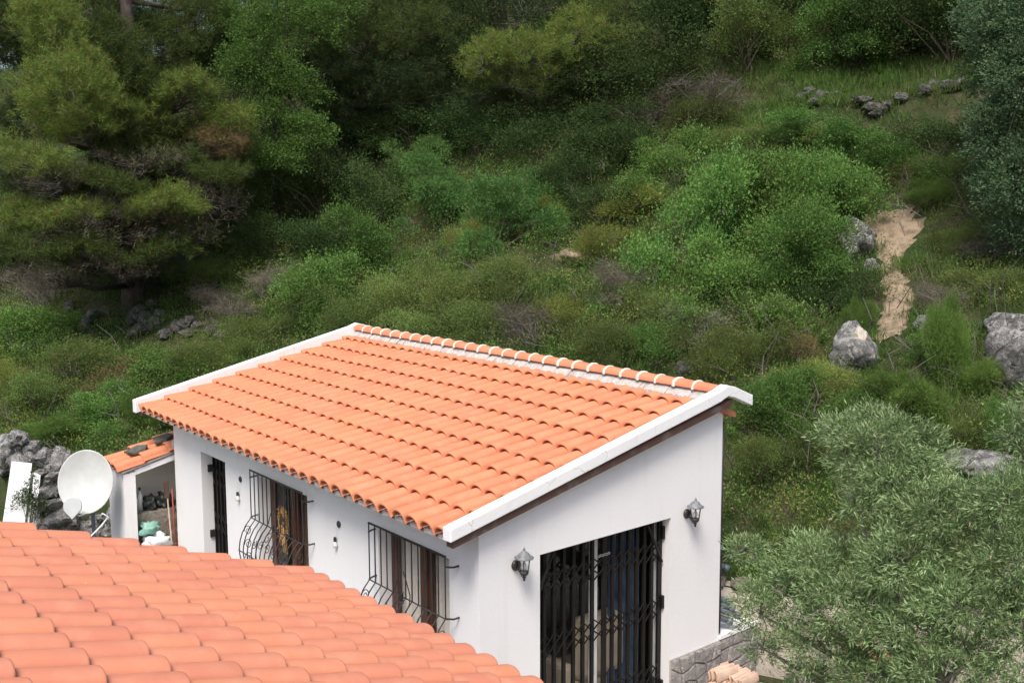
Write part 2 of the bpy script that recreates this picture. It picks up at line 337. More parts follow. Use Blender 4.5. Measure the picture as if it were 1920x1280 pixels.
pg = np.concatenate([np.arange(-40, -2, 2.0), np.arange(-2, 3.9, 0.3), [3.98, 4.03, 4.1], np.arange(4.25, 20, 0.22), np.arange(20, 30, 0.6), np.arange(30, 120, 5)])
qg = np.concatenate([np.arange(-110, -32, 5), np.arange(-32, 14, 0.25), np.arange(14, 80, 5)])
PP, QQ = np.meshgrid(pg, qg, indexing='ij'); X = PP*G[0]+QQ*Q[0]; Y = PP*G[1]+QQ*Q[1]; Z = terrain(X, Y)
nq = len(qg); idx = np.arange(len(pg)*nq).reshape(len(pg), nq)
fs = np.stack([idx[:-1, :-1], idx[1:, :-1], idx[1:, 1:], idx[:-1, 1:]], -1).reshape(-1, 4)
g_ = mkobj('ground', np.stack([X, Y, Z], -1).reshape(-1, 3).tolist(), fs[:, ::-1].tolist(), M['ground'], None, True)
setp(g_, 'steep overgrown hillside of soil and scrub rising behind the white studio', kind='structure')
# patio slab round the studio
MB().box(-7.4, -1.45, 0.33, 5.5, -0.01, 0.37).add([], []).obj('patio', M['concrete'], None, label='pale concrete strip of ground between the two houses', kind='structure')
MB().add([(0.02, 0, 0.375), (5.5, 0, 0.375), (5.5, 6.2, 0.375), (0.0, 3.98, 0.375), (-0.2, 3.6, 0.375)], [(0, 1, 2, 3, 4)]).obj('pavement', M['concrete'], None, label='pale paved ground in front of the black folding gate', kind='structure')

# ------------------------------------------------------------------ clay tiles
PITCH, EXPO = 0.2358, 0.391
def tile_mesh(name, mat, P_=PITCH, L=0.44, rw=0.102, rh=0.088, pan=True, seg=14):
    prof = [(-math.cos(math.pi*k/seg), math.sin(math.pi*k/seg)) for k in range(seg+1)]
    def ring(y, sc, z0, th=0.0):
        pts = []
        for cx, sz in prof:
            if cx < -0.98 and False: pass
            pts.append(((rw*sc - th)*cx, y, z0 + (rh*sc - th)*sz**0.8 if sz > 1e-6 else z0))
        if pan:
            x1 = rw*sc; pts += [((x1+P_-rw)*0.5, y, z0-0.030 - th*0.9), (P_-rw*0.97, y, z0-0.022-th*0.9)]
        return pts
    tk = 0.014
    rows = [ring(0.0, 0.95, 0.030), ring(0.005, 0.985, 0.033), ring(0.016, 1.0, 0.033), ring(L, 0.80, 0.0)]
    inner = [ring(0.0, 0.95, 0.030, tk), ring(L, 0.80, 0.0, tk)]
    vs = [p for r in rows for p in r]; n = len(rows[0]); fs = []
    for i in range(len(rows)-1):
        for k in range(n-1): fs.append((i*n+k, i*n+k+1, (i+1)*n+k+1, (i+1)*n+k))
    b = len(vs); vs += [p for r in inner for p in r]
    for k in range(n-1): fs.append((b+k, b+n+k, b+n+k+1, b+k+1))
    for k in range(n-1): fs.append((k, b+k, b+k+1, k+1))
    me = bpy.data.meshes.new(name); me.from_pydata(vs, [], fs); me.update(); me.materials.append(mat)
    sm = [True]*((len(rows)-1)*(n-1)*1) + [True]*(n-1) + [False]*(n-1); me.polygons.foreach_set('use_smooth', sm)
    me.set_sharp_from_angle(angle=math.radians(50)) if hasattr(me, 'set_sharp_from_angle') else None
    return me
TM = tile_mesh('roof_tile', M['tile']); TMN = tile_mesh('roof_tile', M['tile_near'], rh=0.082, rw=0.105)
def frame(ex, ey, o):
    ex = Vector(ex).normalized(); ey = Vector(ey).normalized(); ez = ex.cross(ey).normalized()
    return Matrix(((ex.x, ey.x, ez.x, o[0]), (ex.y, ey.y, ez.y, o[1]), (ex.z, ey.z, ez.z, o[2]), (0, 0, 0, 1)))
def jit(m, a=0.004, r=0.012):
    return m @ Matrix.Translation((random.gauss(0, a*0.6), random.gauss(0, a*1.3), abs(random.gauss(0, a*0.5)))) @ Matrix.Rotation(random.gauss(0, r), 4, 'Z') @ Matrix.Rotation(random.gauss(0, r*0.4), 4, 'Y')

# ------------------------------------------------------------------ the studio
TS = 0.206; ZE = 2.61*S; OE = 0.329*S; XR = -0.086*S; LX = 6.554*S; WY = 3.015*S
studio = root('studio_house', 'small white rendered studio with mono-pitch orange tile roof, barred windows and black folding gate', 'house', (0, 0, 0.35))
roofang = math.atan(TS)
eyS = Vector((SH, 1, TS)).normalized(); exS = Vector((1, 0, 0))
nrm = exS.cross(eyS).normalized()
crown0 = Vector((0, -OE, ZE)); base0 = crown0 - nrm*0.112
def roofz(y, off=0.0): return ZE + (y+OE)*TS - 0.098 + off     # height of the tile bed over the plan
cells = []
for i in range(1, 35):
    for k in range(0, 10):
        x = XR - (34-i)*PITCH - (0.03 if i < 31 else 0)
        o = base0 + Vector((x, 0, 0)) + Vector((SH*(-OE), 0, 0)) + eyS*(EXPO*k)
        cells.append((o, (o-Vector(CAM)).length, k))
cells.sort(key=lambda c: c[1])
stuffv = MB()
for n_, (o, d, k) in enumerate(cells):
    mt = jit(frame(exS, eyS, o), 0.003, 0.006)
    if k == 9: mt = mt @ Matrix.Diagonal((1, 0.62, 1, 1))
    if n_ < 300: inst('roof_tile', TM, mt, studio)
    else: stuffv.add([mt @ v.co for v in TM.vertices], [tuple(p.vertices) for p in TM.polygons])
stuffv.obj('far_roof_tiles', M['tile'], studio, True, kind='stuff')
# deck under the tiles
YR = 2.922*S; xl, xr_ = -LX-0.33, 0.03
def slab(mb, x0, x1, y0, y1, t0, t1):
    mb.hexa([(x0,y0,roofz(y0,t0)),(x1,y0,roofz(y0,t0)),(x1,y1,roofz(y1,t0)),(x0,y1,roofz(y1,t0)),(x0,y0,roofz(y0,t1)),(x1,y0,roofz(y0,t1)),(x1,y1,roofz(y1,t1)),(x0,y1,roofz(y1,t1))])
    return mb
slab(MB(HS), xl, xr_, -OE+0.09, YR, -0.06, -0.022).obj('roof_deck', M['cream'], studio)
slab(MB(HS), xl, xr_, -OE+0.06, -OE+0.09, -0.05, -0.01).obj('eave_fascia', M['mortar'], studio)
# back slope (short) and its tiles
ybk = YR+0.30
MB(HS).hexa([(xl, YR, roofz(YR,-0.09)), (xr_, YR, roofz(YR,-0.09)), (xr_, ybk, roofz(YR,-0.19)), (xl, ybk, roofz(YR,-0.19)), (xl, YR, roofz(YR,0.0)), (xr_, YR, roofz(YR,0.0)), (xr_, ybk, roofz(YR,-0.13)), (xl, ybk, roofz(YR,-0.13))]).obj('back_slope', M['terracotta'], studio)
# ridge tiles with mortar bands
ZR = roofz(YR) + 0.135
rl = 0.2905; nr = 27; ridge0 = -LX-0.30
def ridge_mesh():
    mb = MB(); n = 10
    for (x, r, zz) in ((0.0, 0.088, 0), (0.02, 0.092, 0), (rl+0.03, 0.080, 0)):
        for k in range(n+1):
            a = math.pi*k/n; mb.v.append((x, r*math.cos(a)*1.05, r*math.sin(a)*0.85))
    for i in range(2):
        for k in range(n): a = i*(n+1)+k; mb.f.append((a, a+1, a+n+2, a+n+1))
    me = bpy.data.meshes.new('ridge_tile'); me.from_pydata(mb.v, [], mb.f); me.materials.append(M['tile']); me.polygons.foreach_set('use_smooth', [True]*len(me.polygons)); return me
def band_mesh():
    mb = MB(); n = 10
    pr = [(-0.026, 0.082), (-0.022, 0.098), (0.022, 0.103), (0.028, 0.086)]
    for (x, r) in pr:
        for k in range(n+1):
            a = math.pi*(k/n*1.06-0.03); mb.v.append((x+0.006*math.sin(k*2.1), r*math.cos(a)*1.06, r*math.sin(a)*0.88))
    for i in range(3):
        for k in range(n): a = i*(n+1)+k; mb.f.append((a, a+1, a+n+2, a+n+1))
    me = bpy.data.meshes.new('mortar_band'); me.from_pydata(mb.v, [], mb.f); me.materials.append(M['mortar_white']); me.polygons.foreach_set('use_smooth', [True]*len(me.polygons)); return me
RM, BM = ridge_mesh(), band_mesh()
for i in range(nr):
    x = ridge0 + i*rl; o = HS(Vector((x, YR, ZR)))
    inst('ridge_tile', RM, Matrix.Translation(o + Vector((0, random.gauss(0, 0.003), random.gauss(0, 0.002)))), studio)
    if i: inst('mortar_band', BM, Matrix.Translation(o) @ Matrix.Diagonal((random.uniform(0.55, 0.95), 1, 1, 1)), studio)
mb = MB(HS)          # mortar bed, its lower edge uneven
xs = np.arange(xl, xr_-0.02, 0.06)
for a, b in zip(xs[:-1], xs[1:]):
    ya = YR-0.125-random.uniform(0, 0.035); yb = YR-0.02
    mb.hexa([(a,ya,roofz(ya,0.0)),(b,ya,roofz(ya,0.0)),(b,yb,roofz(yb,0.0)),(a,yb,roofz(yb,0.0)),(a,ya,roofz(ya,0.062+random.uniform(0,.02))),(b,ya,roofz(ya,0.062+random.uniform(0,.02))),(b,yb,roofz(yb,0.15)),(a,yb,roofz(yb,0.15))])
mb.obj('ridge_mortar', M['mortar'], studio)
# verge beams: a bent white concrete capping at both gables
def verge(x0, x1, zt, zb, name, mat):
    st = [-OE-0.045, YR-0.12, YR+0.02, YR+0.14, YR+0.45]
    top = [roofz(st[0], zt), roofz(st[1], zt+0.04), roofz(YR, zt+0.065), roofz(YR, zt+0.035), roofz(YR, zt-0.09)]
    th = zt-zb; mb = MB(HS)
    for i in range(len(st)):
        for (x, z) in ((x0, top[i]-th), (x1, top[i]-th), (x1, top[i]), (x0, top[i])): mb.v.append((x, st[i], z))
    for i in range(len(st)-1):
        b = i*4
        for k in range(4): mb.f.append((b+k, b+(k+1) % 4, b+4+(k+1) % 4, b+4+k))
    mb.f.append((3, 2, 1, 0)); e = (len(st)-1)*4; mb.f.append((e, e+1, e+2, e+3))
    return mb.obj(name, mat, studio, bevel=0.008)
verge(0.025, 0.15, 0.15, 0.03, 'verge_beam', M['beam'])
verge(-LX-0.47, -LX-0.34, 0.165, -0.02, 'verge_beam', M['beam'])
slab(MB(HS), 0.02, 0.125, -OE+0.0, YR+0.12, -0.045, 0.028).obj('verge_board', M['brown'], studio)
slab(MB(HS), -LX-0.45, -LX-0.335, -OE+0.03, YR+0.12, -0.085, -0.023).obj('verge_board', M['brown'], studio)

def wall_mesh(us, vs_, holes, topf, place, th, name, mat, parent):
    """wall in (u, v, depth); holes = [(u0,u1,v0,v1)]; place(u,v,d) -> point"""
    us = sorted(set(us)); vs_ = sorted(set(vs_)); nu, nv = len(us), len(vs_)
    solid = {}
    for i in range(nu-1):
        for j in range(nv-1):
            uc, vc = (us[i]+us[i+1])/2, (vs_[j]+vs_[j+1])/2
            solid[i, j] = not any(a < uc < b and c < vc < d for a, b, c, d in holes)
    mb = MB(HS)
    def P(i, j, d):
        v = vs_[j] if j < nv-1 else topf(us[i]); return place(us[i], v, d)
    ids = {}
    def g(i, j, d):
        if (i, j, d) not in ids: ids[i, j, d] = len(mb.v); mb.v.append(tuple(P(i, j, d*th)))
        return ids[i, j, d]
    for (i, j), s_ in solid.items():
        if not s_: continue
        mb.f.append((g(i,j,0), g(i+1,j,0), g(i+1,j+1,0), g(i,j+1,0))); mb.f.append((g(i,j+1,1), g(i+1,j+1,1), g(i+1,j,1), g(i,j,1)))
        for (di, dj, a, b) in ((-1,0,(i,j+1),(i,j)), (1,0,(i+1,j),(i+1,j+1)), (0,-1,(i,j),(i+1,j)), (0,1,(i+1,j+1),(i,j+1))):
            if not solid.get((i+di, j+dj), False): mb.f.append((g(*a,0), g(*b,0), g(*b,1), g(*a,1)))
    return mb.obj(name, mat, parent)
TH = 0.24; ZB = 0.1
D1 = (-5.682*S, -4.96*S, 0.36, 2.165*S)
W1 = (-4.063*S, -2.93*S, 1.28, 2.197*S); W2 = (-1.547*S, -0.416*S, 1.28, 2.197*S)
GT = (0.65*S, 2.285*S, 0.38, 2.2*S)
wt = roofz(0, -0.03)
wall_mesh([-LX, -0.0]+[h for H_ in (D1, W1, W2) for h in H_[:2]], [ZB, 2.0, wt]+[h for H_ in (D1, W1, W2) for h in H_[2:]], [D1, W1, W2], lambda u: wt, lambda u, v, d: (u, d, v), TH, 'front_wall', M['wall'], studio)
wall_mesh([0.001+TH, 3.0, WY, GT[0], GT[1]], [ZB, GT[2], GT[3], 2.7], [GT], lambda u: roofz(u, -0.07), lambda u, v, d: (-d, u, v), TH, 'gable_wall', M['wall'], studio)
MB(HS).hexa([(-TH, 0.0, ZB), (0.0, 0.0, ZB), (0.0, TH, ZB), (-TH, TH, ZB), (-TH, 0.0, wt+0.001), (0.0, 0.0, wt+0.001), (0.0, TH, roofz(TH, -0.07)), (-TH, TH, roofz(TH, -0.07))]) if False else None
MB(HS).hexa([(-TH, TH, ZB), (0.0005, TH*0.02, ZB), (0.0005, TH+0.001, ZB), (-TH, TH+0.001, ZB), (-TH, TH, wt), (0.0005, TH*0.02, wt), (0.0005, TH+0.001, roofz(TH, -0.07)), (-TH, TH+0.001, roofz(TH, -0.07))]).obj('corner_pier', M['wall'], studio)
MB(HS).box(-LX, WY-TH, ZB, -TH-0.002, WY-0.002, roofz(WY, -0.08)).obj('back_wall', M['wall'], studio)
MB(HS).hexa([(-LX+0.001, TH+0.001, ZB), (-LX+TH, TH+0.001, ZB), (-LX+TH, WY-TH, ZB), (-LX+0.001, WY-TH, ZB), (-LX+0.001, TH+0.001, roofz(TH, -0.08)), (-LX+TH, TH+0.001, roofz(TH, -0.08)), (-LX+TH, WY-TH, roofz(WY-TH, -0.08)), (-LX+0.001, WY-TH, roofz(WY-TH, -0.08))]).obj('side_wall', M['wall'], studio)
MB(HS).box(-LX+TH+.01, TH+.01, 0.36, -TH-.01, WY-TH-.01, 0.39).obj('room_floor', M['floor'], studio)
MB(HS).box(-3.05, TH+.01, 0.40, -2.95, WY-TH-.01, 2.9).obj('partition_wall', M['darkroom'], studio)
MB(HS).box(-3.0, WY-TH-.03, 0.40, -TH-.01, WY-TH-.008, 3.3).obj('dim_lining', M['darkroom'], studio)  # dark sheet added over the white back wall to stand in for shade
# plinth cladding stones on the gable, right of the gate
stone_top = 0.955
def paving(y0, y1, z0, z1, cell, place, parent, mat, depth=0.03):
    ny = max(2, int((y1-y0)/cell)); nz = max(2, int((z1-z0)/cell)); pts = {}
    for i in range(ny+1):
        for j in range(nz+1):
            jy = 0 if i in (0, ny) else random.uniform(-.42, .42)*cell; jz = 0 if j in (0, nz) else random.uniform(-.42, .42)*cell
            pts[i, j] = (y0+(y1-y0)*i/ny+jy, z0+(z1-z0)*j/nz+jz)
    for i in range(ny):
        for j in range(nz):
            q = [pts[i, j], pts[i+1, j], pts[i+1, j+1], pts[i, j+1]]
            if random.random() < .5: q = [q[0], ((q[0][0]+q[1][0])/2, (q[0][1]+q[1][1])/2-.02*0), q[1], q[2], q[3]]
            cx = sum(a[0] for a in q)/len(q); cz = sum(a[1] for a in q)/len(q)
            q = [(cx+(a-cx)*0.9, cz+(b-cz)*0.9) for a, b in q]
            mb = MB(HS); dd = depth*random.uniform(.7, 1.3); n = len(q)
            q2 = [(cx+(a-cx)*0.86, cz+(b-cz)*0.86) for a, b in q]
            mb.v = [place(a, b, 0) for a, b in q]+[place(a, b, dd*0.7) for a, b in q]+[place(a, b, dd) for a, b in q2]
            for k in range(n):
                for L_ in (0, n): mb.f.append((L_+k, L_+(k+1) % n, L_+n+(k+1) % n, L_+n+k))
            mb.f.append(tuple(2*n+k for k in range(n)))
            mb.obj('cladding_stone', mat, parent)
MB(HS).box(0.001, GT[1]+0.005, 0.3, 0.02, WY+0.0, stone_top).obj('plinth_mortar', M['mortar'], studio)
paving(GT[1]+0.01, WY, 0.36, stone_top-.005, 0.12, lambda a, b, d: (0.02+d, a, b), studio, M['rock_base'])
MB(HS).box(0.001, 0.0, 0.3, 0.03, GT[0]-0.005, 0.8).obj('plinth_render', M['wall'], studio)

# windows: frame, stiles, panes, curtain, grille with bars
def window(win, seed, wreath=False):
    u0, u1, v0, v1 = win; rnd = random.Random(seed); dy = 0.16
    fr = MB(HS); t = 0.055
    fr.box(u0, dy, v0, u1, dy+.06, v0+t).box(u0, dy, v1-t, u1, dy+.06, v1).box(u0, dy, v0+t, u0+t, dy+.06, v1-t).box(u1-t, dy, v0+t, u1, dy+.06, v1-t)
    f = fr.obj('window', M['wood'], studio)
    um = (u0+u1)/2
    MB(HS).box(um-.05, dy-.015, v0+t, um+.05, dy+.055, v1-t).obj('centre_stile', M['wood'], f)
    for a, b in ((u0+t, um-.05), (um+.05, u1-t)):
        sa = MB(HS); s_ = 0.05
        sa.box(a, dy+.002, v0+t, a+s_, dy+.045, v1-t).box(b-s_, dy+.002, v0+t, b, dy+.045, v1-t).box(a+s_, dy+.002, v0+t, b-s_, dy+.045, v0+t+s_).box(a+s_, dy+.002, v1-t-s_, b-s_, dy+.045, v1-t)
        sa.obj('sash', M['wood'], f)
        MB(HS).box(a+s_, dy+.02, v0+t+s_, b-s_, dy+.026, v1-t-s_).obj('pane', M['glass'], f)
    MB(HS).box(u0-.06, -.03, v0-.05, u1+.06, dy, v0-.001).obj('window_sill', M['terracotta'], studio)
    # curtain folds
    mb = MB(HS); n = 40; a0 = (um+.02) if wreath else (u0+.06)
    for i in range(n+1):
        x = a0+(u1-.06-a0)*i/n; yy = dy+.085+.012*math.sin(i*1.3)
        mb.v += [(x, yy, v0+.05), (x, yy, v1-.02)]
    for i in range(n): mb.f.append((2*i, 2*i+2, 2*i+3, 2*i+1))
    mb.obj('curtain', M['curtain'] if not wreath else M['brown'], f)  # left window: brown cloth stands in for the reflection in its pane
    MB(HS).box(u0-.3, dy+.6, v0-.3, u1+.3, dy+.62, v1+.2).obj('room_dark_screen', M['darkroom'], f) if False else None
    # grille, mounted proud of the wall
    g0, g1 = u0-.02+.02-.0, u1+.11
    gt, gm, gb = 2.605, 2.005, 1.22
    def off(z):      # outward bulge of the belly
        if z >= gm: return 0.12
        s_ = (gm-z)/(gm-gb); return 0.12+0.19*math.sin(math.pi*min(1, s_))**0.8*(1-0.15*s_)
    zs = [gt, gm] + [gm-(gm-gb)*k/9 for k in range(1, 10)]
    gr = MB(HS).box(g0, -.128, gt-.008, g1, -.112, gt+.008).obj('window_grille', M['iron'], studio)
    nb = 13
    for i in range(nb):
        x = g0+.008+(g1-g0-.016)*i/(nb-1)
        MB(HS).tube([(x, -off(z), z) for z in zs], 0.0078, 5).obj('grille_bar', M['iron'], gr)
    for z in (gm, gm-.38, gb+.03):
        o_ = off(z)+.006
        MB(HS).tube([(g0, -o_, z), (g1, -o_, z)], 0.0075, 5).obj('grille_rail', M['iron'], gr)
    for z in (gm, gb+.03, gt-.10):
        for x, sgn in ((g0, -1), (g1, 1)):
            MB(HS).tube([(x, -.12, z), (x+.045*sgn, -.06, z-.004), (x+.05*sgn, .01, z)], 0.010, 5).obj('wall_stub', M['iron'], gr)
    def spiral(cx, cz, r, turns, dirn, a0):
        pts = []
        for k in range(22):
            s_ = k/21; a = a0+dirn*turns*2*math.pi*s_; rr = r*(1-.82*s_)
            z = cz+rr*math.sin(a); pts.append((cx+rr*math.cos(a), -off(z)-.004, z))
        return pts
    sc = MB(HS)
    for (cx, cz, r, dn, a) in ((um, gm-.10, .07, 1, 0), (um+.09, gm-.2, .06, -1, 3.1), (um-.09, gm-.2, .06, 1, 0), (um+.26, gm-.22, .06, 1, 1), (um+.28, gm-.42, .07, -1, 2), (um-.26, gm-.22, .06, -1, 1), (um-.28, gm-.42, .07, 1, 2), (um-.05, gm-.42, .06, 1, 2), (um+.06, gm-.44, .06, -1, 1)):
        sc.tube(spiral(cx, cz, r, 1.4, dn, a), .005, 4)
    for sgn in (-1, 1):   # lyre curves round the centre
        sc.tube([(um+sgn*(.02+.17*math.sin(math.pi*k/12)), -off(gm+.26-.85*k/12)-.004, gm+.26-.85*k/12) for k in range(13)], .006, 4)
    for k in range(6):
        a = k*math.pi/3; sc.tube([(um, -off(gm)-.01, gm+.0), (um+.07*math.cos(a), -.135, gm+.07*math.sin(a))], [.012, .004], 4)
    for x in (g0, g1):    # scrolls in the two cheeks of the belly
        for cz in (gm-.16, gm-.33, gm-.5):
            sc.tube([(x, -.12-.05-.05*math.cos(a)*(1-k/24), cz+.07*math.sin(a)*(1-k/24)) for k in range(20) for a in [k*.5]], .005, 4)
    sc.obj('scrollwork', M['iron'], gr, kind='stuff')
    return f
window(W1, 1, True); window(W2, 2)
# straw ornament in the left window
wr = root('straw_wreath', 'orange-brown dried straw ornament hanging inside the left barred window', 'wreath', HS(Vector((W1[0]+.50, .08, 1.72))))
sw = MB(); c0 = worldloc(wr)
for i in range(90):
    a = random.uniform(0, 2*math.pi); r = .10+random.gauss(0, .02); z = .30+r*1.3*math.sin(a); x = r*math.cos(a)
    t_ = a+random.uniform(-.9, .9)+1.57; L_ = random.uniform(.04, .11)
    sw.tube([c0+Vector((x, random.uniform(-.02, .02), z)), c0+Vector((x+L_*math.cos(t_), random.uniform(-.04, .04), z+L_*math.sin(t_)))], [.008, .002], 3)
sw.obj('ring', M['straw'], wr)
s2 = MB()
for i in range(40):
    x = random.gauss(0, .035); s2.tube([c0+Vector((x*.4, 0, .2)), c0+Vector((x, random.uniform(-.03, .03), random.uniform(-.12, .05)))], [.01, .003], 3)
s2.obj('tassel', M['straw'], wr)
# small door with dark bars
u0, u1, v0, v1 = D1
dr = MB(HS).box(u0, .20, v0, u1, .235, v1).obj('side_door', M['gate'], studio)
for i in range(7):
    x = u0+.05+(u1-u0-.09)*i/6
    MB(HS).box(x-.012, .15, v0, x+.012, .18, v1-.03).obj('door_bar', M['gate'], dr)
la = MB(HS)
for zc in (v0+.4, v0+1.15, v1-.35):
    for i in range(6):
        x0_ = u0+.05+(u1-u0-.09)*i/6; x1_ = x0_+(u1-u0-.09)/6
        for s_ in (-1, 1):
            for q in (-.08, .08): la.tube([(x0_, .145, zc+q-s_*.07), (x1_, .145, zc+q+s_*.07)], .006, 4)
la.obj('lattice', M['gate'], dr, kind='stuff')
for z in (v1-.25, v0+.95): MB(HS).box(u0-.0, .09, z-.05, u0+.03, .15, z+.05).obj('hinge', M['iron'], dr)
# the folding gate in the gable
y0, y1, v0, v1 = GT; gx = -0.13
gt = MB(HS).box(gx-.03, y0, v1-.05, gx+.03, y1, v1).obj('folding_gate', M['gate'], studio)
MB(HS).box(gx-.03, y0, v0, gx+.03, y1, v0+.03).obj('bottom_rail', M['gate'], gt)
nb = 7; left = [y0+.03+(0.47*(y1-y0)-.09)*i/6 for i in range(7)]; right = [y0+.53*(y1-y0)+(.47*(y1-y0)-.04)*i/7 for i in range(8)]
barw = .038
for i, y in enumerate(left+right):
    wd = barw*(1.5 if y in (right[0], right[-1]) else 1)
    MB(HS).box(gx-.014, y-wd/2, v0+.03, gx+.014, y+wd/2, v1-.05).obj('gate_bar', M['gate'], gt)
la = MB(HS); ally = left+right
for zc in (v0+.16, v0+.42, v0+1.15, v1-.36):
    for a, b in zip(ally[:-1], ally[1:]):
        for q in (-.06, .06):
            for s_ in (-1, 1):
                la.box(-.004, -.007, -math.hypot(b-a, .12)/2, .004, .007, math.hypot(b-a, .12)/2, Matrix.Translation((gx+.018*s_, (a+b)/2, zc+q)) @ Matrix.Rotation(-s_*math.atan2(b-a, .12), 4, 'X'))
la.obj('lattice', M['gate'], gt, kind='stuff')
for (ya, yb) in ((y0+.03, y0+.26), (y1-.03, y1-.26)):
    MB(HS).tube([(gx+.03, ya, v1-.5), (gx+.03, yb, v1-.05)], .016, 5).obj('corner_brace', M['gate'], gt)
MB(HS).tube([(gx+.03, y1-.03, v0+.02), (gx+.03, y1-.2, v0+.5)], .012, 5).obj('corner_brace', M['gate'], gt)
for z in (v0+.25, v0+1.2, v1-.18): MB(HS).box(gx-.02, y1-.035, z-.07, gx+.05, y1-.002, z+.07).obj('hinge', M['gate'], gt)
ch = MB(HS); ym = (left[-1]+right[0])/2    # chain with its lock
for i in range(6):
    c_ = Vector((gx+.045, ym-.03+.028*i, v1-.23+.006*(i % 2)))
    ch.tube([c_+Vector((0, .018*math.cos(a), .010*math.sin(a))) for a in [k*math.pi/4 for k in range(9)]], .004, 4)
ch.obj('chain', M['greycap'], gt)
# sliding glass door behind the gate
sg = MB(HS).box(gx-.10, y0, v0, gx-.06, y1, v0+.07).box(gx-.10, y0, v1-.06, gx-.06, y1, v1).box(gx-.10, y0+.0, v0+.07, gx-.06, y0+.045, v1-.06).box(gx-.10, y1-.07, v0+.07, gx-.06, y1-.0, v1-.06).obj('glass_door', M['white'], studio)
MB(HS).box(gx-.098, ym-.042, v0+.07, gx-.055, ym+.042, v1-.06).obj('door_stile', M['white'], sg)
for a, b in ((y0+.045, ym-.042), (ym+.042, y1-.07)):
    MB(HS).box(gx-.083, a, v0+.07, gx-.077, b, v1-.06).obj('pane', M['glass'], sg)

# things in the room
def th(name, label, cat, loc, group=None): return root(name, label, cat, loc, group)
ar = th('armchair', 'beige rounded armchair standing in the dim room behind the folding gate', 'armchair', HS(Vector((-.72, 1.95, .39))))
c_ = worldloc(ar)
MB().box(c_.x-.35, c_.y-.33, c_.z+.12, c_.x+.33, c_.y+.33, c_.z+.45).obj('seat', M['beige'], ar, bevel=.05)
MB().box(c_.x+.18, c_.y-.33, c_.z+.45, c_.x+.38, c_.y+.33, c_.z+1.15).obj('backrest', M['beige'], ar, bevel=.09)
for s_ in (-1, 1): MB().box(c_.x-.35, c_.y+s_*.40-.07, c_.z+.12, c_.x+.3, c_.y+s_*.40+.07, c_.z+.65).obj('armrest', M['beige'], ar, bevel=.05)
for sx in (-.28, .28):
    for sy in (-.3, .3): MB().box(c_.x+sx-.025, c_.y+sy-.025, c_.z, c_.x+sx+.025, c_.y+sy+.025, c_.z+.12).obj('foot', M['wood'], ar)
bx = th('cardboard_box', 'brown cardboard box low in the room at the left of the folding gate', 'box', HS(Vector((-.75, .62, .39))))
c_ = worldloc(bx); MB().box(c_.x-.25, c_.y-.22, c_.z, c_.x+.25, c_.y+.28, c_.z+.72).obj('carton', M['card'], bx, bevel=.006)
MB().box(c_.x-.25, c_.y-.22, c_.z+.721, c_.x+.25, c_.y+.02, c_.z+.73).obj('flap', M['card'], bx); MB().box(c_.x-.25, c_.y+.04, c_.z+.721, c_.x+.25, c_.y+.28, c_.z+.73).obj('flap', M['card'], bx)
cb = th('storage_crate', 'pale blue crate resting on the cardboard box inside the gate', 'crate', (c_.x, c_.y, c_.z+.735)); q_ = worldloc(cb)
MB().box(q_.x-.2, q_.y-.2, q_.z, q_.x+.2, q_.y+.24, q_.z+.16).obj('tub', M['paleblue'], cb, bevel=.01); MB().box(q_.x-.21, q_.y-.21, q_.z+.162, q_.x+.21, q_.y+.25, q_.z+.185).obj('lid', M['white'], cb, bevel=.006)
cu = th('blue_curtain', 'dark blue curtain hanging inside the glass door at the right of the gate', 'curtain', HS(Vector((-.36, 2.25, .45))))
mb = MB(HS); n = 36
for i in range(n+1):
    y = 2.02+.46*i/n; x = -.36+.03*math.sin(i*1.1)
    mb.v += [(x, y, .47), (x*1.0, y, 1.3), (x, y, 2.44)]
for i in range(n):
    for k in (0, 1): mb.f.append((3*i+k, 3*i+3+k, 3*i+4+k, 3*i+1+k))
mb.obj('cloth', M['blue'], cu, True)
MB(HS).tube([(-.36, 1.9, 2.45), (-.36, 2.55, 2.45)], .012, 6).obj('rail', M['iron'], cu)

# wall lanterns
def lantern(y, z, label):
    p0 = HS(Vector((0.0, y, z)))
    r_ = th('wall_lantern', label, 'wall lamp', p0, 'black wall lanterns beside the gate')
    Rx = Matrix.Rotation(math.pi/2, 3, 'Y')
    MB().lathe([(.052, 0.0), (.055, .012), (.045, .026), (.02, .034)], p0+Vector((.001, 0, 0)), 14, Rx).obj('back_plate', M['iron'], r_, True)
    a = p0+Vector((.03, 0, -.01)); b = p0+Vector((.13, .0, -.055))
    MB().tube([a, a+Vector((.04, 0, -.035)), b+Vector((-.03, 0, -.02)), b], .013, 8).obj('arm', M['iron'], r_, True)
    c = b
    MB().lathe([(.006, -.065), (.014, -.05), (.008, -.042), (.02, -.03), (.012, -.02), (.03, -.008), (.042, .01), (.045, .03)], c, 12).obj('lamp_base', M['iron'], r_, True)
    for k in range(6):
        t = k*math.pi/3+.3; d = Vector((math.cos(t), math.sin(t), 0))
        MB().tube([c+d*.043+Vector((0, 0, .03)), c+d*.062+Vector((0, 0, .155))], .0045, 4).obj('cage_bar', M['iron'], r_)
    MB().lathe([(.040, .031), (.058, .154)], c, 6).obj('lamp_glass', M['glass'], r_)
    MB().lathe([(.004, .03), (.020, .05), (.026, .075), (.018, .1), (.006, .115)], c, 10).obj('bulb', M['bulbglass'], r_, True)
    MB().lathe([(.090, .152), (.092, .16), (.062, .178), (.046, .20), (.030, .214), (.008, .222), (.012, .234), (.014, .242), (.004, .25), (.003, .268)], c, 12).obj('lamp_cap', M['greycap'], r_, True)
lantern(0.44, 2.50, 'black carriage lantern on the white gable wall left of the folding gate')
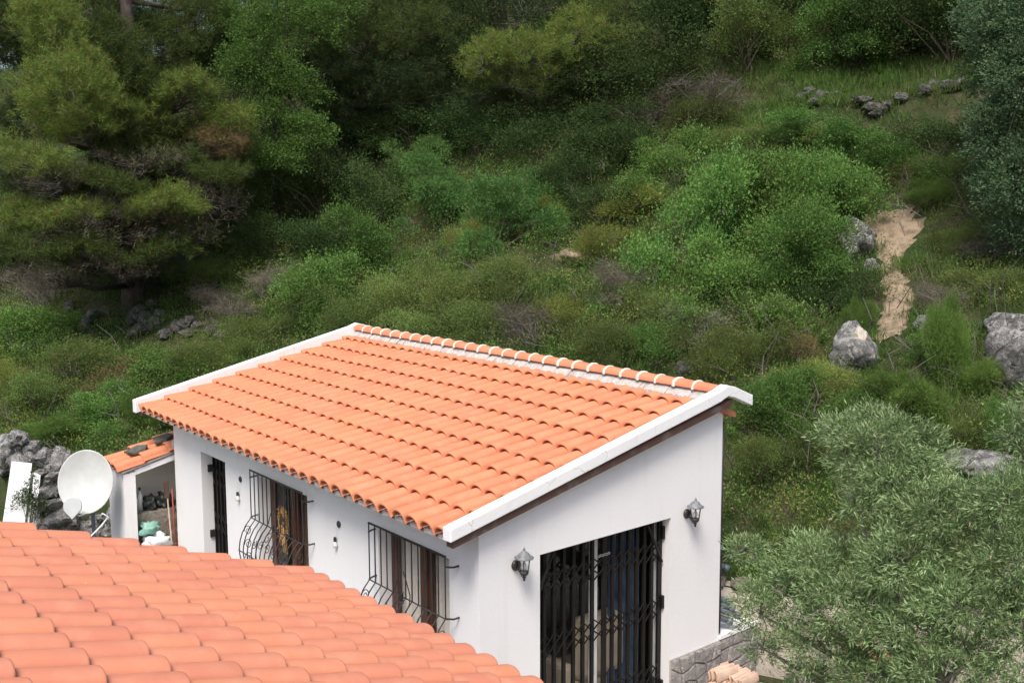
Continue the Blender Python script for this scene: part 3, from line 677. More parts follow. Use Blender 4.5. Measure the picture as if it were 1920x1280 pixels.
lantern(2.878, 2.53, 'black carriage lantern on the white gable wall right of the folding gate, near the corner')
# bare bulbs hanging on the front wall
def bulb(x, z, zb, label):
    p0 = Vector((x, 0, z)); r_ = th('hanging_bulb', label, 'light bulb', p0, 'bare bulbs on the front wall')
    Rm = Matrix.Rotation(math.pi/2, 3, 'X')
    MB().lathe([(.038, 0.0), (.038, .012), (.022, .022), (.010, .026)], p0+Vector((0, -.001, 0)), 14, Rm).obj('wall_rose', M['iron'], r_, True)
    MB().tube([p0+Vector((0, -.02, 0)), p0+Vector((-.01, -.035, -.03)), p0+Vector((-.035, -.03, (zb-z)*.5)), p0+Vector((-.05, -.03, zb-z+.03))], .0035, 5).obj('flex', M['white'], r_)
    q = p0+Vector((-.05, -.03, zb-z))
    MB().lathe([(.010, .03), (.017, .02), (.017, -.02)], q, 10).obj('socket', M['iron'], r_)
    MB().lathe([(.012, -.02), (.016, -.035), (.028, -.06), (.026, -.08), (.012, -.095)], q, 10).obj('glass_bulb', M['bulbglass'], r_, True)
bulb(-5.214, 2.36, 2.16, 'bare bulb on a flex between the narrow dark door and the first window')
bulb(-2.616, 2.37, 2.19, 'bare bulb on a flex between the two barred windows')
# grey drainpipes at the far corners
dp = th('drainpipe', 'dark grey drainpipe running down the back right corner of the studio', 'drainpipe', HS(Vector((-.03, WY+.05, .4))))
MB(HS).tube([(-.02, WY+.03, 1.02), (-.02, WY+.03, 3.45)], .018, 8).obj('pipe', M['iron'], dp, True)
MB(HS).tube([(-.02, WY+.03, 2.0), (-.02, WY+.03, 2.05)], .026, 8).obj('bracket', M['pipe'], dp)
dp2 = th('vent_pipe', 'blue-grey vent pipe with a cowl at the left corner of the studio', 'pipe', (-LX-.06, .28, 1.0))
MB().tube([(-LX-.06, .28, .9), (-LX-.06, .28, 2.95)], .03, 8).obj('pipe', M['pipe'], dp2, True)
MB().lathe([(.035, 0), (.075, .02), (.06, .05), (.02, .07)], (-LX-.10, .24, 2.60), 10).obj('cowl', M['pipe'], dp2, True)

# ------------------------------------------------------------------ lean-to shed
SX0, SX1, SY0, SYP = -8.30, -7.62, -.72, -.55
shed = root('lean_to_shed', 'narrow white lean-to shed with three rows of orange tiles against the studio corner', 'shed', (-7.96, -.3, .9))
MB().box(SX0, SY0, .5, SX1, SY0+.10, 2.06).box(SX1-.12, SY0+.10, .5, SX1, SYP, 2.07).obj('front_wall', M['wall'], shed)
MB().hexa([(SX1-.06, SYP+.001, 2.03), (SX1-.004, SYP+.001, 2.03), (SX1-.004, .25, 2.22), (SX1-.06, .25, 2.22), (SX1-.06, SYP+.001, 2.10), (SX1-.004, SYP+.001, 2.10), (SX1-.004, .25, 2.29), (SX1-.06, .25, 2.29)]).obj('lintel', M['wall'], shed)
MB().box(SX0, SY0+.10, .5, SX0+.1, .9, 2.1).obj('back_wall', M['cream'], shed)
MB().box(SX0+.1, .30, .5, SX1+.02, .40, 2.2).obj('end_wall', M['cream'], shed)
MB().box(SX0+.1, SY0+.16, .5, SX1-.13, .29, 1.42).obj('inner_ledge', M['rock_warm'], shed, bevel=.02)
tsl = .27; eyD = Vector((0, 1, tsl)).normalized(); exD = Vector((1, 0, 0)); 
slabv = MB(); slabv.hexa([(SX0-.03, SY0-.02, 2.07), (SX1+.0, SY0-.02, 2.07), (SX1+.0, .32, 2.07+1.04*tsl), (SX0-.03, .32, 2.07+1.04*tsl), (SX0-.03, SY0-.02, 2.10), (SX1+.0, SY0-.02, 2.10), (SX1+.0, .32, 2.10+1.04*tsl), (SX0-.03, .32, 2.10+1.04*tsl)]).obj('roof_deck', M['wall'], shed)
for i in range(3):
    for k in range(3):
        o = Vector((SX0+.09+i*.245, SY0-.07, 2.105)) + eyD*(.385*k)
        inst('roof_tile', TM, jit(frame(exD, eyD, o), .008, .02), shed)
MB().lathe([(.10, 0), (.13, .06), (.11, .14), (.05, .19)], (SX1-.03, .12, 2.30), 9).obj('mortar_lump', M['mortar'], shed, True)
for (xx, yy, rz, lab) in ((SX0+.42, -.42, .3, 'dark broken slate lying low on the orange tiles of the lean-to'), (SX0+.38, -.02, -.2, 'dark broken slate lying higher up on the orange tiles of the lean-to')):
    zz = 2.10+(yy-SY0)*tsl+.145
    mt = Matrix.Translation((xx, yy, zz)) @ Matrix.Rotation(math.atan(tsl), 4, 'X') @ Matrix.Rotation(rz, 4, 'Z')
    mb = MB().prism([(-.15, -.12), (.12, -.14), (.17, .03), (.05, .15), (-.13, .10)], 0, .03, mt)
    setp(mb.obj('slate_slab', M['slate'], None), lab, 'slate', 'dark slates on the lean-to roof')
def lump(center, size, seed, sub=3, rough=.35, flat=None, freq=1.2):
    """a stone or soft lump as vertices and faces"""
    import bmesh
    bm = bmesh.new(); bmesh.ops.create_icosphere(bm, subdivisions=sub, radius=1.0)
    rr = random.Random(seed); off = Vector((rr.uniform(-50, 50), rr.uniform(-50, 50), rr.uniform(-50, 50)))
    planes = [(Vector((rr.gauss(0, 1), rr.gauss(0, 1), rr.gauss(0, .8))).normalized(), rr.uniform(.62, .9)) for _ in range(flat or 0)]
    for v in bm.verts:
        d = v.co.normalized(); r = 1+rough*mnoise.noise(d*freq+off)+rough*.5*mnoise.noise(d*freq*2.7+off)+rough*.3*mnoise.noise(d*freq*6+off)+rough*.18*mnoise.noise(d*freq*13+off)
        for n_, dd in planes:
            c = d.dot(n_)
            if c*r > dd: r = dd/c*(1+.07*mnoise.noise(d*5+off)+.05*mnoise.noise(d*14+off))
        v.co = d*r
    vs = [(center[0]+v.co.x*size[0], center[1]+v.co.y*size[1], center[2]+v.co.z*size[2]) for v in bm.verts]
    fs = [tuple(v.index for v in f.verts) for f in bm.faces]; bm.free(); return vs, fs
# goods in the shed
def single(name, mb_or_vf, mat, label, cat, group=None, smooth=True):
    o = mb_or_vf.obj(name, mat, None, smooth) if isinstance(mb_or_vf, MB) else mkobj(name, *mb_or_vf, mat, None, smooth)
    return setp(o, label, cat, group)
lx = SX0+.38
for (yy, r, h, lab) in ((-.40, .035, .34, 'tall white bottle with a dark cap on the shed ledge'), (-.47, .035, .26, 'shorter white bottle behind the pier on the shed ledge')):
    b_ = th('bottle', lab, 'bottle', (lx, yy, 1.42), 'white bottles on the shed ledge')
    MB().lathe([(r, 0), (r, h*.65), (r*.4, h*.8), (r*.4, h*.88)], (lx, yy, 1.421), 10).obj('flask', M['white'], b_, True)
    MB().lathe([(r*.5, h*.88), (r*.5, h)], (lx, yy, 1.421), 8).obj('cap', M['black'], b_)
single('plastic_bag', lump((lx, -.27, 1.50), (.12, .09, .11), 3, 3, .9, freq=2.5), M['black'], 'crumpled black sack on the shed ledge next to the bottles', 'bag', 'black sacks on the shed ledge')
single('plastic_bag', lump((lx, -.05, 1.50), (.12, .14, .12), 5, 3, .9, freq=2.5), M['black'], 'crumpled black sack on the shed ledge nearest the studio', 'bag', 'black sacks on the shed ledge')
single('plastic_bag', lump((SX1-.02, -.38, 1.20), (.10, .13, .11), 7, 3, .7, freq=2.2), M['green'], 'green plastic bag hanging at the shed opening above the white sack', 'bag')
single('rubble_sack', lump((SX1+.02, -.30, .98), (.15, .20, .15), 9, 3, .6, freq=2.4), M['white'], 'bulging white sack on the ground at the shed opening', 'sack')
br = th('garden_broom', 'pale wooden pole with a brown brush head leaning in the shed opening', 'broom', (SX1+.03, -.08, .7))
MB().tube([(SX1+.06, -.07, .6), (SX1+.0, -.10, 1.62)], .011, 6).obj('handle', M['paleclay'], br); MB().box(SX1-.02, -.145, 1.62, SX1+.02, -.075, 1.88).obj('brush_head', M['brown'], br, bevel=.01)
single('steel_rod', MB().tube([(SX1+.06, .02, .6), (SX1+.03, -.03, 1.2), (SX1+.01, -.03, 1.75)], .012, 6), M['rust'], 'red-brown iron rod standing upright beside the broom in the shed', 'rod')
single('garden_hose', MB().tube([(SX1+.05, -.22, 1.0), (SX1+.07, -.1, .93), (SX1+.06, .02, .93), (SX1+.05, .08, 1.05), (SX1+.03, .06, 1.4)], .010, 6), M['rust'], 'thin red hose looped low across the shed opening', 'hose')

# ------------------------------------------------------------------ foreground house
TF = .363; thf = .045; OF = Vector((-.291, -1.316, 2.433))*S
exF = Vector((math.cos(thf), math.sin(thf), 0)); cc = 1/math.hypot(1, TF)
eyF = Vector((math.sin(thf)*cc, -math.cos(thf)*cc, cc*TF)); nF = (-exF).cross(eyF).normalized()
if nF.z < 0: nF = -nF
house = root('near_house', 'near house seen only as a broad salmon tile roof in the foreground', 'house', (2.0, -3.5, .35))
PF, EF = .2415, .3876
NC, NR = 20, 13
bF = OF - nF*.104
for j in range(NC):
    for k in range(NR):
        o = bF + exF*(PF*j) + eyF*(EF*k)
        inst('roof_tile', TMN, jit(frame(-exF, eyF, o), .0035, .008) @ Matrix.Diagonal((PF/PITCH, 1, 1, 1)), house)
def FP(a, b, c): return bF + exF*a + eyF*b + nF*c
A_ = PF*(NC-.5); B_ = EF*NR
MB().hexa([FP(-.1, .08, -.10), FP(A_, .08, -.10), FP(A_, B_, -.10), FP(-.1, B_, -.10), FP(-.1, .08, -.02), FP(A_, .08, -.02), FP(A_, B_, -.02), FP(-.1, B_, -.02)]).obj('roof_deck', M['mortar'], house)
def wallF(a0, a1, b0, b1, name):
    q = [FP(a0, b0, -.11), FP(a1, b0, -.11), FP(a1, b1, -.11), FP(a0, b1, -.11)]
    return MB().hexa([(p.x, p.y, .1) for p in q] + [tuple(p) for p in q]).obj(name, M['wall'], house)
wallF(.15, A_-.1, .45, .7, 'front_wall'); wallF(.15, .4, .71, B_-.1, 'side_wall'); wallF(A_-.35, A_-.1, .71, B_-.1, 'side_wall'); wallF(.41, A_-.36, B_-.35, B_-.1, 'back_wall')

# ------------------------------------------------------------------ satellite dish
dc = atd(160, 903, 16.2); dish = root('satellite_dish', 'large white satellite dish with round feed cover left of the lean-to shed', 'satellite dish', (dc.x, dc.y, float(terrain(dc.x, dc.y))))
aim = (Vector(CAM)-dc); aim.z = 0; aim.normalize(); aim = (Matrix.Rotation(math.radians(-16), 3, 'Z') @ aim); aim = (aim + Vector((0, 0, .26))).normalized()
up = Vector((0, 0, 1)); sx = up.cross(aim).normalized(); uz = aim.cross(sx)
DM = Matrix(((sx.x, uz.x, aim.x), (sx.y, uz.y, aim.y), (sx.z, uz.z, aim.z)))
mb = MB(); n = 40; rx, ry = .375, .445
prof = [(0.0, -.10), (.3, -.091), (.6, -.064), (.85, -.028), (.97, -.006), (1.0, .0), (1.012, -.008), (.97, -.022), (.6, -.078), (0.05, -.113)]
for (r, z) in prof:
    for k in range(n):
        a = 2*math.pi*k/n; mb.v.append(tuple(dc + DM @ Vector((rx*r*math.cos(a), ry*r*math.sin(a), z))))
for i in range(len(prof)-1):
    for k in range(n): a = i*n+k; b = i*n+(k+1) % n; mb.f.append((a, b, b+n, a+n))
mb.obj('reflector', M['dish'], dish, True)
lp = dc + DM @ Vector((-.10, -.33, .22))
MB().tube([dc+DM @ Vector((0, -ry, .0)), dc+DM @ Vector((-.05, -.47, .12)), lp+DM @ Vector((0, -.03, -.03))], .014, 6).obj('feed_arm', M['dish'], dish)
mb = MB(); 
pts2 = [(.125*math.cos(a), .125*math.sin(a)) for a in [math.radians(-50+k*14) for k in range(21)]] + [(.0, -.185)]
mt = Matrix.Translation(lp) @ DM.to_4x4(); mb.prism(pts2, -.02, .02, mt); mb.obj('feed_cover', M['cover'], dish, bevel=.008)
MB().tube([dc+DM @ Vector((0, 0, -.11)), dc+DM @ Vector((0, -.05, -.3)), Vector((dc.x-aim.x*.3, dc.y-aim.y*.3, dc.z-.9))], .028, 8).obj('mast', M['pipe'], dish)
MB().box(-.12, -.10, -.20, .12, .14, -.11, Matrix.Translation(dc) @ DM.to_4x4()).obj('mount', M['pipe'], dish)
cbp = [atd(205, 950, 16.25), atd(198, 975, 16.2), atd(185, 968, 16.15), atd(192, 962, 16.1), atd(203, 968, 16.1), atd(190, 985, 16.1), atd(172, 1003, 16.0), atd(160, 1020, 15.9)]
single('coax_cable', MB().tube(cbp, .012, 5), M['white'], 'loose white cable looping below the satellite dish', 'cable')
# two white boards leaning left of the dish
for (pts, lab) in ((((22, 864), (60, 868), (44, 1000), (2, 1000)), 'wider white board leaning against the stones at the left edge'), (((64, 885), (76, 890), (66, 1000), (50, 1000)), 'narrow white board leaning just right of the wider one')):
    ds = (17.1, 17.1, 16.5, 16.5)
    q = [atd(p[0], p[1], d_) for p, d_ in zip(pts, ds)]; nn = (q[1]-q[0]).cross(q[3]-q[0]).normalized()*.03
    single('leaning_board', MB().hexa([tuple(p+nn) for p in q]+[tuple(p) for p in q]), M['white'], lab, 'board', 'white boards leaning on the stone wall', False)

# ------------------------------------------------------------------ rocks and dry stone walls
STONES = []
def boulder(px, py, wpx, hpx, label, seed, mat='rock', d=None, sub=4, rough=.35, flat=9, name='boulder'):
    P, t = at(px, py+hpx*.35)
    if d: P = atd(px, py+hpx*.35, d); t = d
    k = t/F0*1.02; w_, h_ = wpx*k/2, hpx*k/2
    c = atd(px, py, t)
    STONES.append((c.x, c.y)); STONES.append((c.x-_F[0]*.5, c.y-_F[1]*.5))
    vs, fs = lump((c.x, c.y, c.z), (w_, w_*.8, h_*1.05), seed, sub, rough, flat)
    return setp(mkobj(name, vs, fs, M[mat], None, True), label, 'boulder'), c, (w_, h_)
b1, c1, s1 = boulder(1598, 658, 100, 90, 'large grey boulder with a pale broken scar below the dirt path', 31)
sc_ = mkobj('fresh_scar', *lump((c1.x+.0+_R[0]*.04-_F[0]*s1[0]*.62, c1.y+_R[1]*.04-_F[1]*s1[0]*.62, c1.z+s1[1]*.52), (.12, .10, .17), 5, 3, .4, 6), M['rock_scar'], b1, False)
boulder(1606, 448, 74, 84, 'pointed grey boulder at the top left of the dirt path', 33, rough=.5)
boulder(1632, 508, 40, 36, 'small flat-faced grey boulder left of the dirt path', 34)
boulder(1732, 607, 40, 34, 'small pale boulder right of the foot of the dirt path', 35)
boulder(1895, 612, 80, 56, 'grey boulder at the right edge, the upper one of two', 36)
boulder(1912, 680, 110, 110, 'huge grey boulder at the right edge, the lower one of two', 37)
boulder(1836, 874, 150, 60, 'long pale lichened boulder just above the olive tree', 38, rough=.4)
boulder(1285, 692, 36, 34, 'small dark grey boulder in the scrub behind the ridge tiles', 39, 'rock_shaded')
boulder(335, 500, 72, 46, 'dull grey boulder in the shade of the left pine', 40, 'rock_shaded')
boulder(1745, 82, 90, 44, 'dim grey boulder under the trees at the upper right', 41, 'rock_shaded')
boulder(1800, 705, 50, 50, 'grey boulder half hidden behind the feathery green bushes', 42)
boulder(10, 850, 60, 90, 'grey boulder at the left edge behind the leaning board', 45)
SM = []
for i in range(7):
    vs, fs = lump((0, 0, 0), (1, 1, 1), 100+i, 3, .5, 11); me = bpy.data.meshes.new('stone'); me.from_pydata(vs, [], fs); me.materials.append(M['rock']); me.polygons.foreach_set('use_smooth', [False]*len(fs)); SM.append(me)
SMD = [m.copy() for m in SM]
for m in SMD: m.materials[0] = M['rock_shaded']
SMW = [m.copy() for m in SM]
for m in SMW: m.materials[0] = M['rock_warm']
def stonewall(lst, label, meshes, d=None, dz=0.0):
    r_ = None
    for (px, py, wpx, hpx) in lst:
        P, t = at(px, py, .12) if d is None else (atd(px, py, d), d)
        if r_ is None: r_ = root('dry_stone_wall', label, 'stone wall', P)
        k = t/F0; me = random.choice(meshes)
        m = Matrix.Translation(P) @ Matrix.Rotation(random.uniform(0, 6.28), 4, 'Z') @ Matrix.Rotation(random.uniform(-.3, .3), 4, 'X') @ Matrix.Diagonal((wpx*k*.54, wpx*k*.54, hpx*k*.54, 1))
        inst('stone', me, m, r_); STONES.append((P.x, P.y))
    return r_
stonewall([(35, 822, 44, 34), (56, 842, 36, 36), (72, 858, 38, 30), (100, 862, 50, 38), (88, 850, 30, 24), (114, 850, 30, 20), (75, 888, 36, 26), (104, 894, 46, 34), (128, 884, 30, 30), (90, 920, 46, 34), (108, 912, 32, 34), (80, 945, 40, 30), (100, 945, 44, 28), (118, 968, 74, 56), (90, 990, 44, 34), (148, 992, 40, 36), (178, 985, 40, 44), (200, 1000, 40, 40), (215, 975, 34, 40), (60, 905, 40, 40), (40, 870, 40, 40), (62, 985, 50, 50), (135, 940, 46, 44), (150, 915, 50, 50), (190, 1025, 50, 40), (140, 1025, 70, 40)],
          'rough grey stone retaining wall behind the satellite dish', SM, 17.6)
stonewall([(258, 582, 30, 20), (272, 596, 34, 26), (248, 600, 22, 22), (266, 616, 40, 20), (290, 604, 26, 26), (342, 608, 30, 18), (358, 598, 20, 14), (372, 612, 26, 20), (350, 624, 34, 14), (392, 620, 24, 16), (328, 614, 20, 20), (300, 588, 24, 20), (282, 570, 20, 20), (252, 625, 30, 14), (172, 590, 26, 26), (160, 606, 24, 24), (130, 575, 22, 22), (310, 625, 28, 18), (415, 628, 22, 16)],
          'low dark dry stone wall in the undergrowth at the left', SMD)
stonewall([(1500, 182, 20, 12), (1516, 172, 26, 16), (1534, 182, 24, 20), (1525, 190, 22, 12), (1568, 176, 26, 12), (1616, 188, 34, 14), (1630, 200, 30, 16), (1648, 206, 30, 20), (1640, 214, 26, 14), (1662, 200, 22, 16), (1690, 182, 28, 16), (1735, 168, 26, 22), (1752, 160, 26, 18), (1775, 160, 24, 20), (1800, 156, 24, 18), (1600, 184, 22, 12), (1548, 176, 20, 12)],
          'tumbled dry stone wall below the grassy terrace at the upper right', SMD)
# retaining wall by the studio's back right corner
rw = root('retaining_wall', 'low sandy rendered retaining wall topped with pinkish stones by the studio corner', 'wall', (0.1, 4.2, .35))
def pq(p, q, z): v = G*p+Q*q; return Vector((v[0], v[1], z))
q0 = float(np.dot(Q, [-0.35, 3.6])); 
MB().hexa([pq(3.86, q0-.3, .2), pq(3.86, q0+7, .2), pq(3.975, q0+7, .2), pq(3.975, q0-.3, .2), pq(3.90, q0-.3, 1.24), pq(3.90, q0+7, 1.24), pq(4.16, q0+7, 1.34), pq(4.16, q0-.3, 1.34)]).obj('rendered_face', M['sandy'], rw, bevel=.03)
for i in range(26):
    q = q0-.2+i*.26+random.uniform(-.04, .04); s_ = random.uniform(.10, .17)
    inst('stone', random.choice(SMW), Matrix.Translation(pq(4.03+random.uniform(-.04, .04), q, 1.36)) @ Matrix.Rotation(random.uniform(0, 6), 4, 'Z') @ Matrix.Diagonal((s_*1.1, s_, s_*.75, 1)), rw)
# grey pipes on the ground by the corner
labs = ['topmost grey plastic pipe of the pile beside the studio corner', 'second grey plastic pipe from the top of the pile beside the studio corner', 'longest grey plastic pipe sticking out of the pile beside the studio corner', 'lowest grey plastic pipe of the pile beside the studio corner', 'rearmost grey plastic pipe of the pile beside the studio corner']
for i, (px, py, L_) in enumerate(((1350, 1122, .5), (1356, 1134, .5), (1362, 1146, .62), (1352, 1158, .5), (1350, 1060, .4))):
    P = atd(px, py, 12.3 if i < 4 else 12.9); d_ = Vector((_R[0], _R[1], -.35)).normalized()
    mb = MB().tube([P-d_*L_*.6, P+d_*L_*.25], .036, 10).tube([P+d_*(L_*.25-.05), P+d_*(L_*.25+.01)], .045, 10)
    single('drain_pipe', mb, M['pipe'], labs[i], 'pipe', 'grey pipes piled by the studio corner')
gw = root('garden_wall', 'low pale-topped stone-clad wall continuing from the studio corner and carrying the grey pipes', 'wall', (-.2, 3.9, .35))
MB(HS).box(-.26, WY+.003, .3, -.002, WY+.85, .96).obj('core', M['cream'], gw)
MB(HS).box(-.28, WY+.003, .961, .03, WY+.87, 1.0).obj('coping', M['wall'], gw)
paving(WY+.006, WY+.85, .36, .95, .13, lambda a_, b_, d: (.0+d, a_, b_), gw, M['rock_base'])
# spare clay tiles stacked on edge by the stone plinth
TP = tile_mesh('spare_tile', M['paleclay'], pan=False, seg=8, rw=.085, rh=.05)
for rI, (px, py) in enumerate(((1302, 1262), (1345, 1246), (1385, 1262), (1330, 1280), (1375, 1284))):
    P = atd(px, py, 12.1-.2*(rI > 2))
    for k in range(9):
        rot = Matrix.Rotation(-.15+.12*rI+random.uniform(-.05, .05), 4, 'Z')
        m = Matrix.Translation(P+rot.to_3x3() @ Vector((-.14+k*.034, -.17+random.uniform(-.03, .03), -.06+random.uniform(0, .02)))) @ rot @ Matrix.Rotation(1.35+random.uniform(-.05, .05), 4, 'Y') @ Matrix.Diagonal((.8, .78, .5, 1))
        o = inst('spare_tile', TP, m, None); setp(o, 'pale clay tile standing on edge in the pile beside the stone plinth', 'roof tile', 'spare clay tiles piled beside the plinth')
# things glimpsed through the olive tree
P = atd(1650, 1165, 12.2); pot = root('brick_stack', 'small stack of orange bricks glimpsed through the olive tree', 'bricks', (P.x, P.y, .38))
for i in range(5):
    for j in range(3):
        MB().box(P.x-.4+j*.27, P.y-.12, .39+i*.115, P.x-.15+j*.27, P.y+.12, .49+i*.115).obj('brick', M['terracotta'], pot, bevel=.006)
P = atd(1432, 1312, 11.5); single('ochre_bucket', MB().lathe([(.10, .0), (.14, .3), (.15, .31), (.13, .30), (.09, .02)], (P.x, P.y, P.z-.2), 16), M['ochre'], 'ochre plastic bucket at the bottom edge under the olive tree', 'bucket')
for i, (px, py, lab) in enumerate(((1575, 1250, 'pinkish loose stone on the ground under the olive tree, left of the pale slab'), (1620, 1270, 'white slab of stone lying under the olive tree'), (1500, 1262, 'rough pinkish stone under the olive branches near the spare tiles'))):
    P = atd(px, py, 12.0); single('loose_stone', lump((P.x, P.y, P.z-.1), (.16, .14, .10), 60+i, 3, .4, 6), M['rock_warm'], lab, 'stone', 'loose stones under the olive tree')

# ------------------------------------------------------------------ dirt path
pp = [(1636, 405, 40), (1662, 425, 100), (1690, 450, 84), (1672, 482, 38), (1668, 520, 36), (1684, 556, 52), (1680, 590, 60), (1668, 622, 62), (1668, 640, 30)]
mb = MB(); nseg = 0; fine = []
for a, b in zip(pp[:-1], pp[1:]):
    for k in range(6): s_ = k/6; fine.append(tuple(a[i]+(b[i]-a[i])*s_ for i in range(3)))
path_pts = []
for (px, py, wd) in fine:
    P, t = at(px, py); hw = wd/2*t/F0; path_pts.append((P.x, P.y, hw))
    for k in range(9):
        s_ = (k/4-1)*hw*(1+.35*random.uniform(-1, 1)*(abs(k-4) > 2)); x = P.x+_R[0]*s_; y = P.y+_R[1]*s_
        mb.v.append((x, y, float(terrain(x, y))+.035-.05*(abs(k-4) == 4)))
for i in range(len(fine)-1):
    for k in range(8): a = i*9+k; mb.f.append((a, a+9, a+10, a+1))
mb.obj('path', M['dirt'], None, True, label='narrow sandy dirt path climbing between the boulders at the right', kind='structure')
P, t = at(1075, 478); bp = MB(); 
single('bare_patch', lump((P.x, P.y, P.z-.05), (.55, .45, .16), 77, 3, .35), M['dirt'], 'pale bare earth bank in the scrub beyond the ridge', 'earth bank')
path_arr = np.array(path_pts)
def near_path(x, y, m=1.0, stones=False):
    if stones:
        SA = np.array(STONES); ds = np.hypot(x[:, None]-SA[None, :, 0], y[:, None]-SA[None, :, 1]+.35); hit = (ds < .75).any(1)
        return hit | near_path(x, y, m)
    d = np.hypot(x[:, None]-path_arr[None, :, 0], y[:, None]-path_arr[None, :, 1]); return (d < path_arr[None, :, 2]*m + (.5 if m > 2 else 0)).any(1)

# ------------------------------------------------------------------ foliage generators
def unit(v): return v/np.maximum(np.linalg.norm(v, axis=-1, keepdims=True), 1e-9)
def leafquads(P, D, L, W, rng, fold=0.15, full=False):
    n = len(P); r = unit(rng.normal(size=(n, 3))); s = unit(np.cross(D, r)); nn = np.cross(s, D)
    L = np.asarray(L).reshape(-1, 1)*np.ones((n, 1)); W = np.asarray(W).reshape(-1, 1)*np.ones((n, 1))
    if not full:
        b_ = P + D*L*.22
        return np.stack([b_ - s*W*.5, b_ + s*W*.5 + nn*L*fold*.2, P + D*L], 1)
    mid = P + D*L*.45 + nn*L*fold*.5
    return np.stack([P, mid - s*W*.5, P + D*L, mid + s*W*.5], 1)
def crown(rng, lobes, nclump, nleaf, cr, L, W, zmin=-.35, up=.25, shell=(.55, 1.02), leafout=.8, flatc=.7, full=False):
    lobes = np.array(lobes, float); wts = (lobes[:, 3]*lobes[:, 4]+lobes[:, 3]*lobes[:, 5]); wts /= wts.sum()
    li = rng.choice(len(lobes), nclump, p=wts); d = unit(rng.normal(size=(nclump*1, 3))); d[:, 2] = np.where(d[:, 2] < zmin, -d[:, 2], d[:, 2])
    rad = shell[0]+(shell[1]-shell[0])*rng.random(nclump)**.6
    C0 = lobes[li, :3]; C = C0 + d*lobes[li, 3:6]*rad[:, None]
    out = unit(d + np.array([0, 0, up]))
    cs = cr*rng.uniform(.6, 1.4, nclump)
    off = rng.normal(size=(nclump, nleaf, 3))*cs[:, None, None]*np.array([1, 1, flatc])*.5
    P = (C[:, None, :] + off).reshape(-1, 3)
    D = unit(np.repeat(out, nleaf, 0)*leafout + unit(off.reshape(-1, 3))*.6 + rng.normal(size=(nclump*nleaf, 3))*.55)
    l_ = L*rng.uniform(.6, 1.3, len(P))
    return leafquads(P, D, l_, l_*(W/L), rng, full=full), C
def stems_mb(C, rng, base=(0, 0, 0), n=14, r=.012, mid=.5):
    mb = MB(); idx = rng.choice(len(C), min(n, len(C)), replace=False)
    for i in idx:
        c = C[i]; b = np.array(base)+rng.normal(size=3)*[.06, .06, 0]; m_ = b+(c-b)*mid+rng.normal(size=3)*.08
        mb.tube([b, m_, c], [r, r*.7, r*.3], 4)
    return mb
KIND = {  # leaf length, width, clumps, leaves per clump, clump radius, lobes
 'green': (.040, .025, 420, 62, .15, 9), 'blue': (.055, .017, 360, 60, .11, 8), 'olive': (.034, .016, 420, 46, .17, 7), 'yellow': (.055, .014, 300, 44, .18, 6),
 'bright': (.10, .008, 260, 90, .16, 6), 'dark': (.040, .022, 330, 60, .2, 8), 'dead': (.07, .006, 200, 40, .2, 6), 'rust': (.035, .018, 160, 40, .15, 5), 'wood': (.05, .03, 520, 50, .19, 9)}
PROTO = {}
def proto(kind, v):
    if (kind, v) in PROTO: return PROTO[kind, v]
    rng = np.random.default_rng(abs(hash_(kind))+v*13); L, W, nc, nl, cr, nlb = KIND[kind]
    lobes = [(0, 0, .38, .5, .5, .42)]
    for i in range(nlb):
        a = rng.uniform(0, 6.28); r = rng.uniform(.3, .95); s_ = rng.uniform(.18, .42)
        lobes.append((r*math.cos(a), r*math.sin(a), rng.uniform(.15, 1.05)-.3*r, s_, s_, s_*rng.uniform(.7, 1.1)))
    Vq, C = crown(rng, lobes, nc, nl, cr, L, W, up=.5 if kind in ('bright', 'yellow') else .25)
    Vs_, _c = crown(rng, lobes, nc//5, nl//3, cr*.7, L, W, up=.9, shell=(1.0, 1.45), flatc=1.8)
    Vq = np.concatenate([Vq, Vs_])
    me = quadmesh(kind+'_crown', Vq, [LM[kind]])
    sm_ = stems_mb(C, rng, n=40 if kind == 'dead' else 12, r=.014)
    if kind == 'dead':
        for _ in range(160):
            c = C[rng.integers(len(C))]; e = c+rng.normal(size=3)*[.22, .22, .16]; sm_.tube([c, (c+e)/2+rng.normal(size=3)*.03, e], [.007, .005, .002], 3)
    st = bpy.data.meshes.new('stems'); st.from_pydata(sm_.v, [], sm_.f); st.materials.append(M['twig'] if kind == 'dead' else M['stem'])
    PROTO[kind, v] = (me, st); return PROTO[kind, v]
def hash_(s): return sum(ord(c)*(i+3) for i, c in enumerate(s))
KL = {'green': 'fresh green leafy bush', 'blue': 'dense blue-green bush', 'olive': 'dull olive-brown scrub bush', 'yellow': 'yellow-green grassy bush', 'bright': 'bright feathery green bush', 'dark': 'dark evergreen bush', 'dead': 'withered grey twiggy bush', 'rust': 'rusty brown bush', 'wood': 'large leafy green tree'}
used = {}
def shrub(px, py, wpx, hpx, kind, where, adj=''):
    """px,py = foot of the bush in the photograph"""
    P, t = at(px, py); k = t/F0; w_, h_ = wpx*k, hpx*k/math.cos(.3)
    me, st = proto(kind, random.randrange(3 if kind != 'wood' else 2))
    lab = (adj+' ' if adj else '')+KL[kind]+' '+where
    o = root('leafy_tree' if kind == 'wood' else 'shrub', lab, 'tree' if kind == 'wood' else 'bush', P, 'bushes on the hillside')
    m = Matrix.Translation(P-Vector((0, 0, .05))) @ Matrix.Rotation(random.uniform(0, 6.28), 4, 'Z') @ Matrix.Diagonal((w_/1.9, w_/1.9, h_/1.35, 1))
    inst('crown', me, m, o); inst('trunk' if kind == 'wood' else 'stems', st, m, o)
    used.setdefault(lab, []).append(o); return o
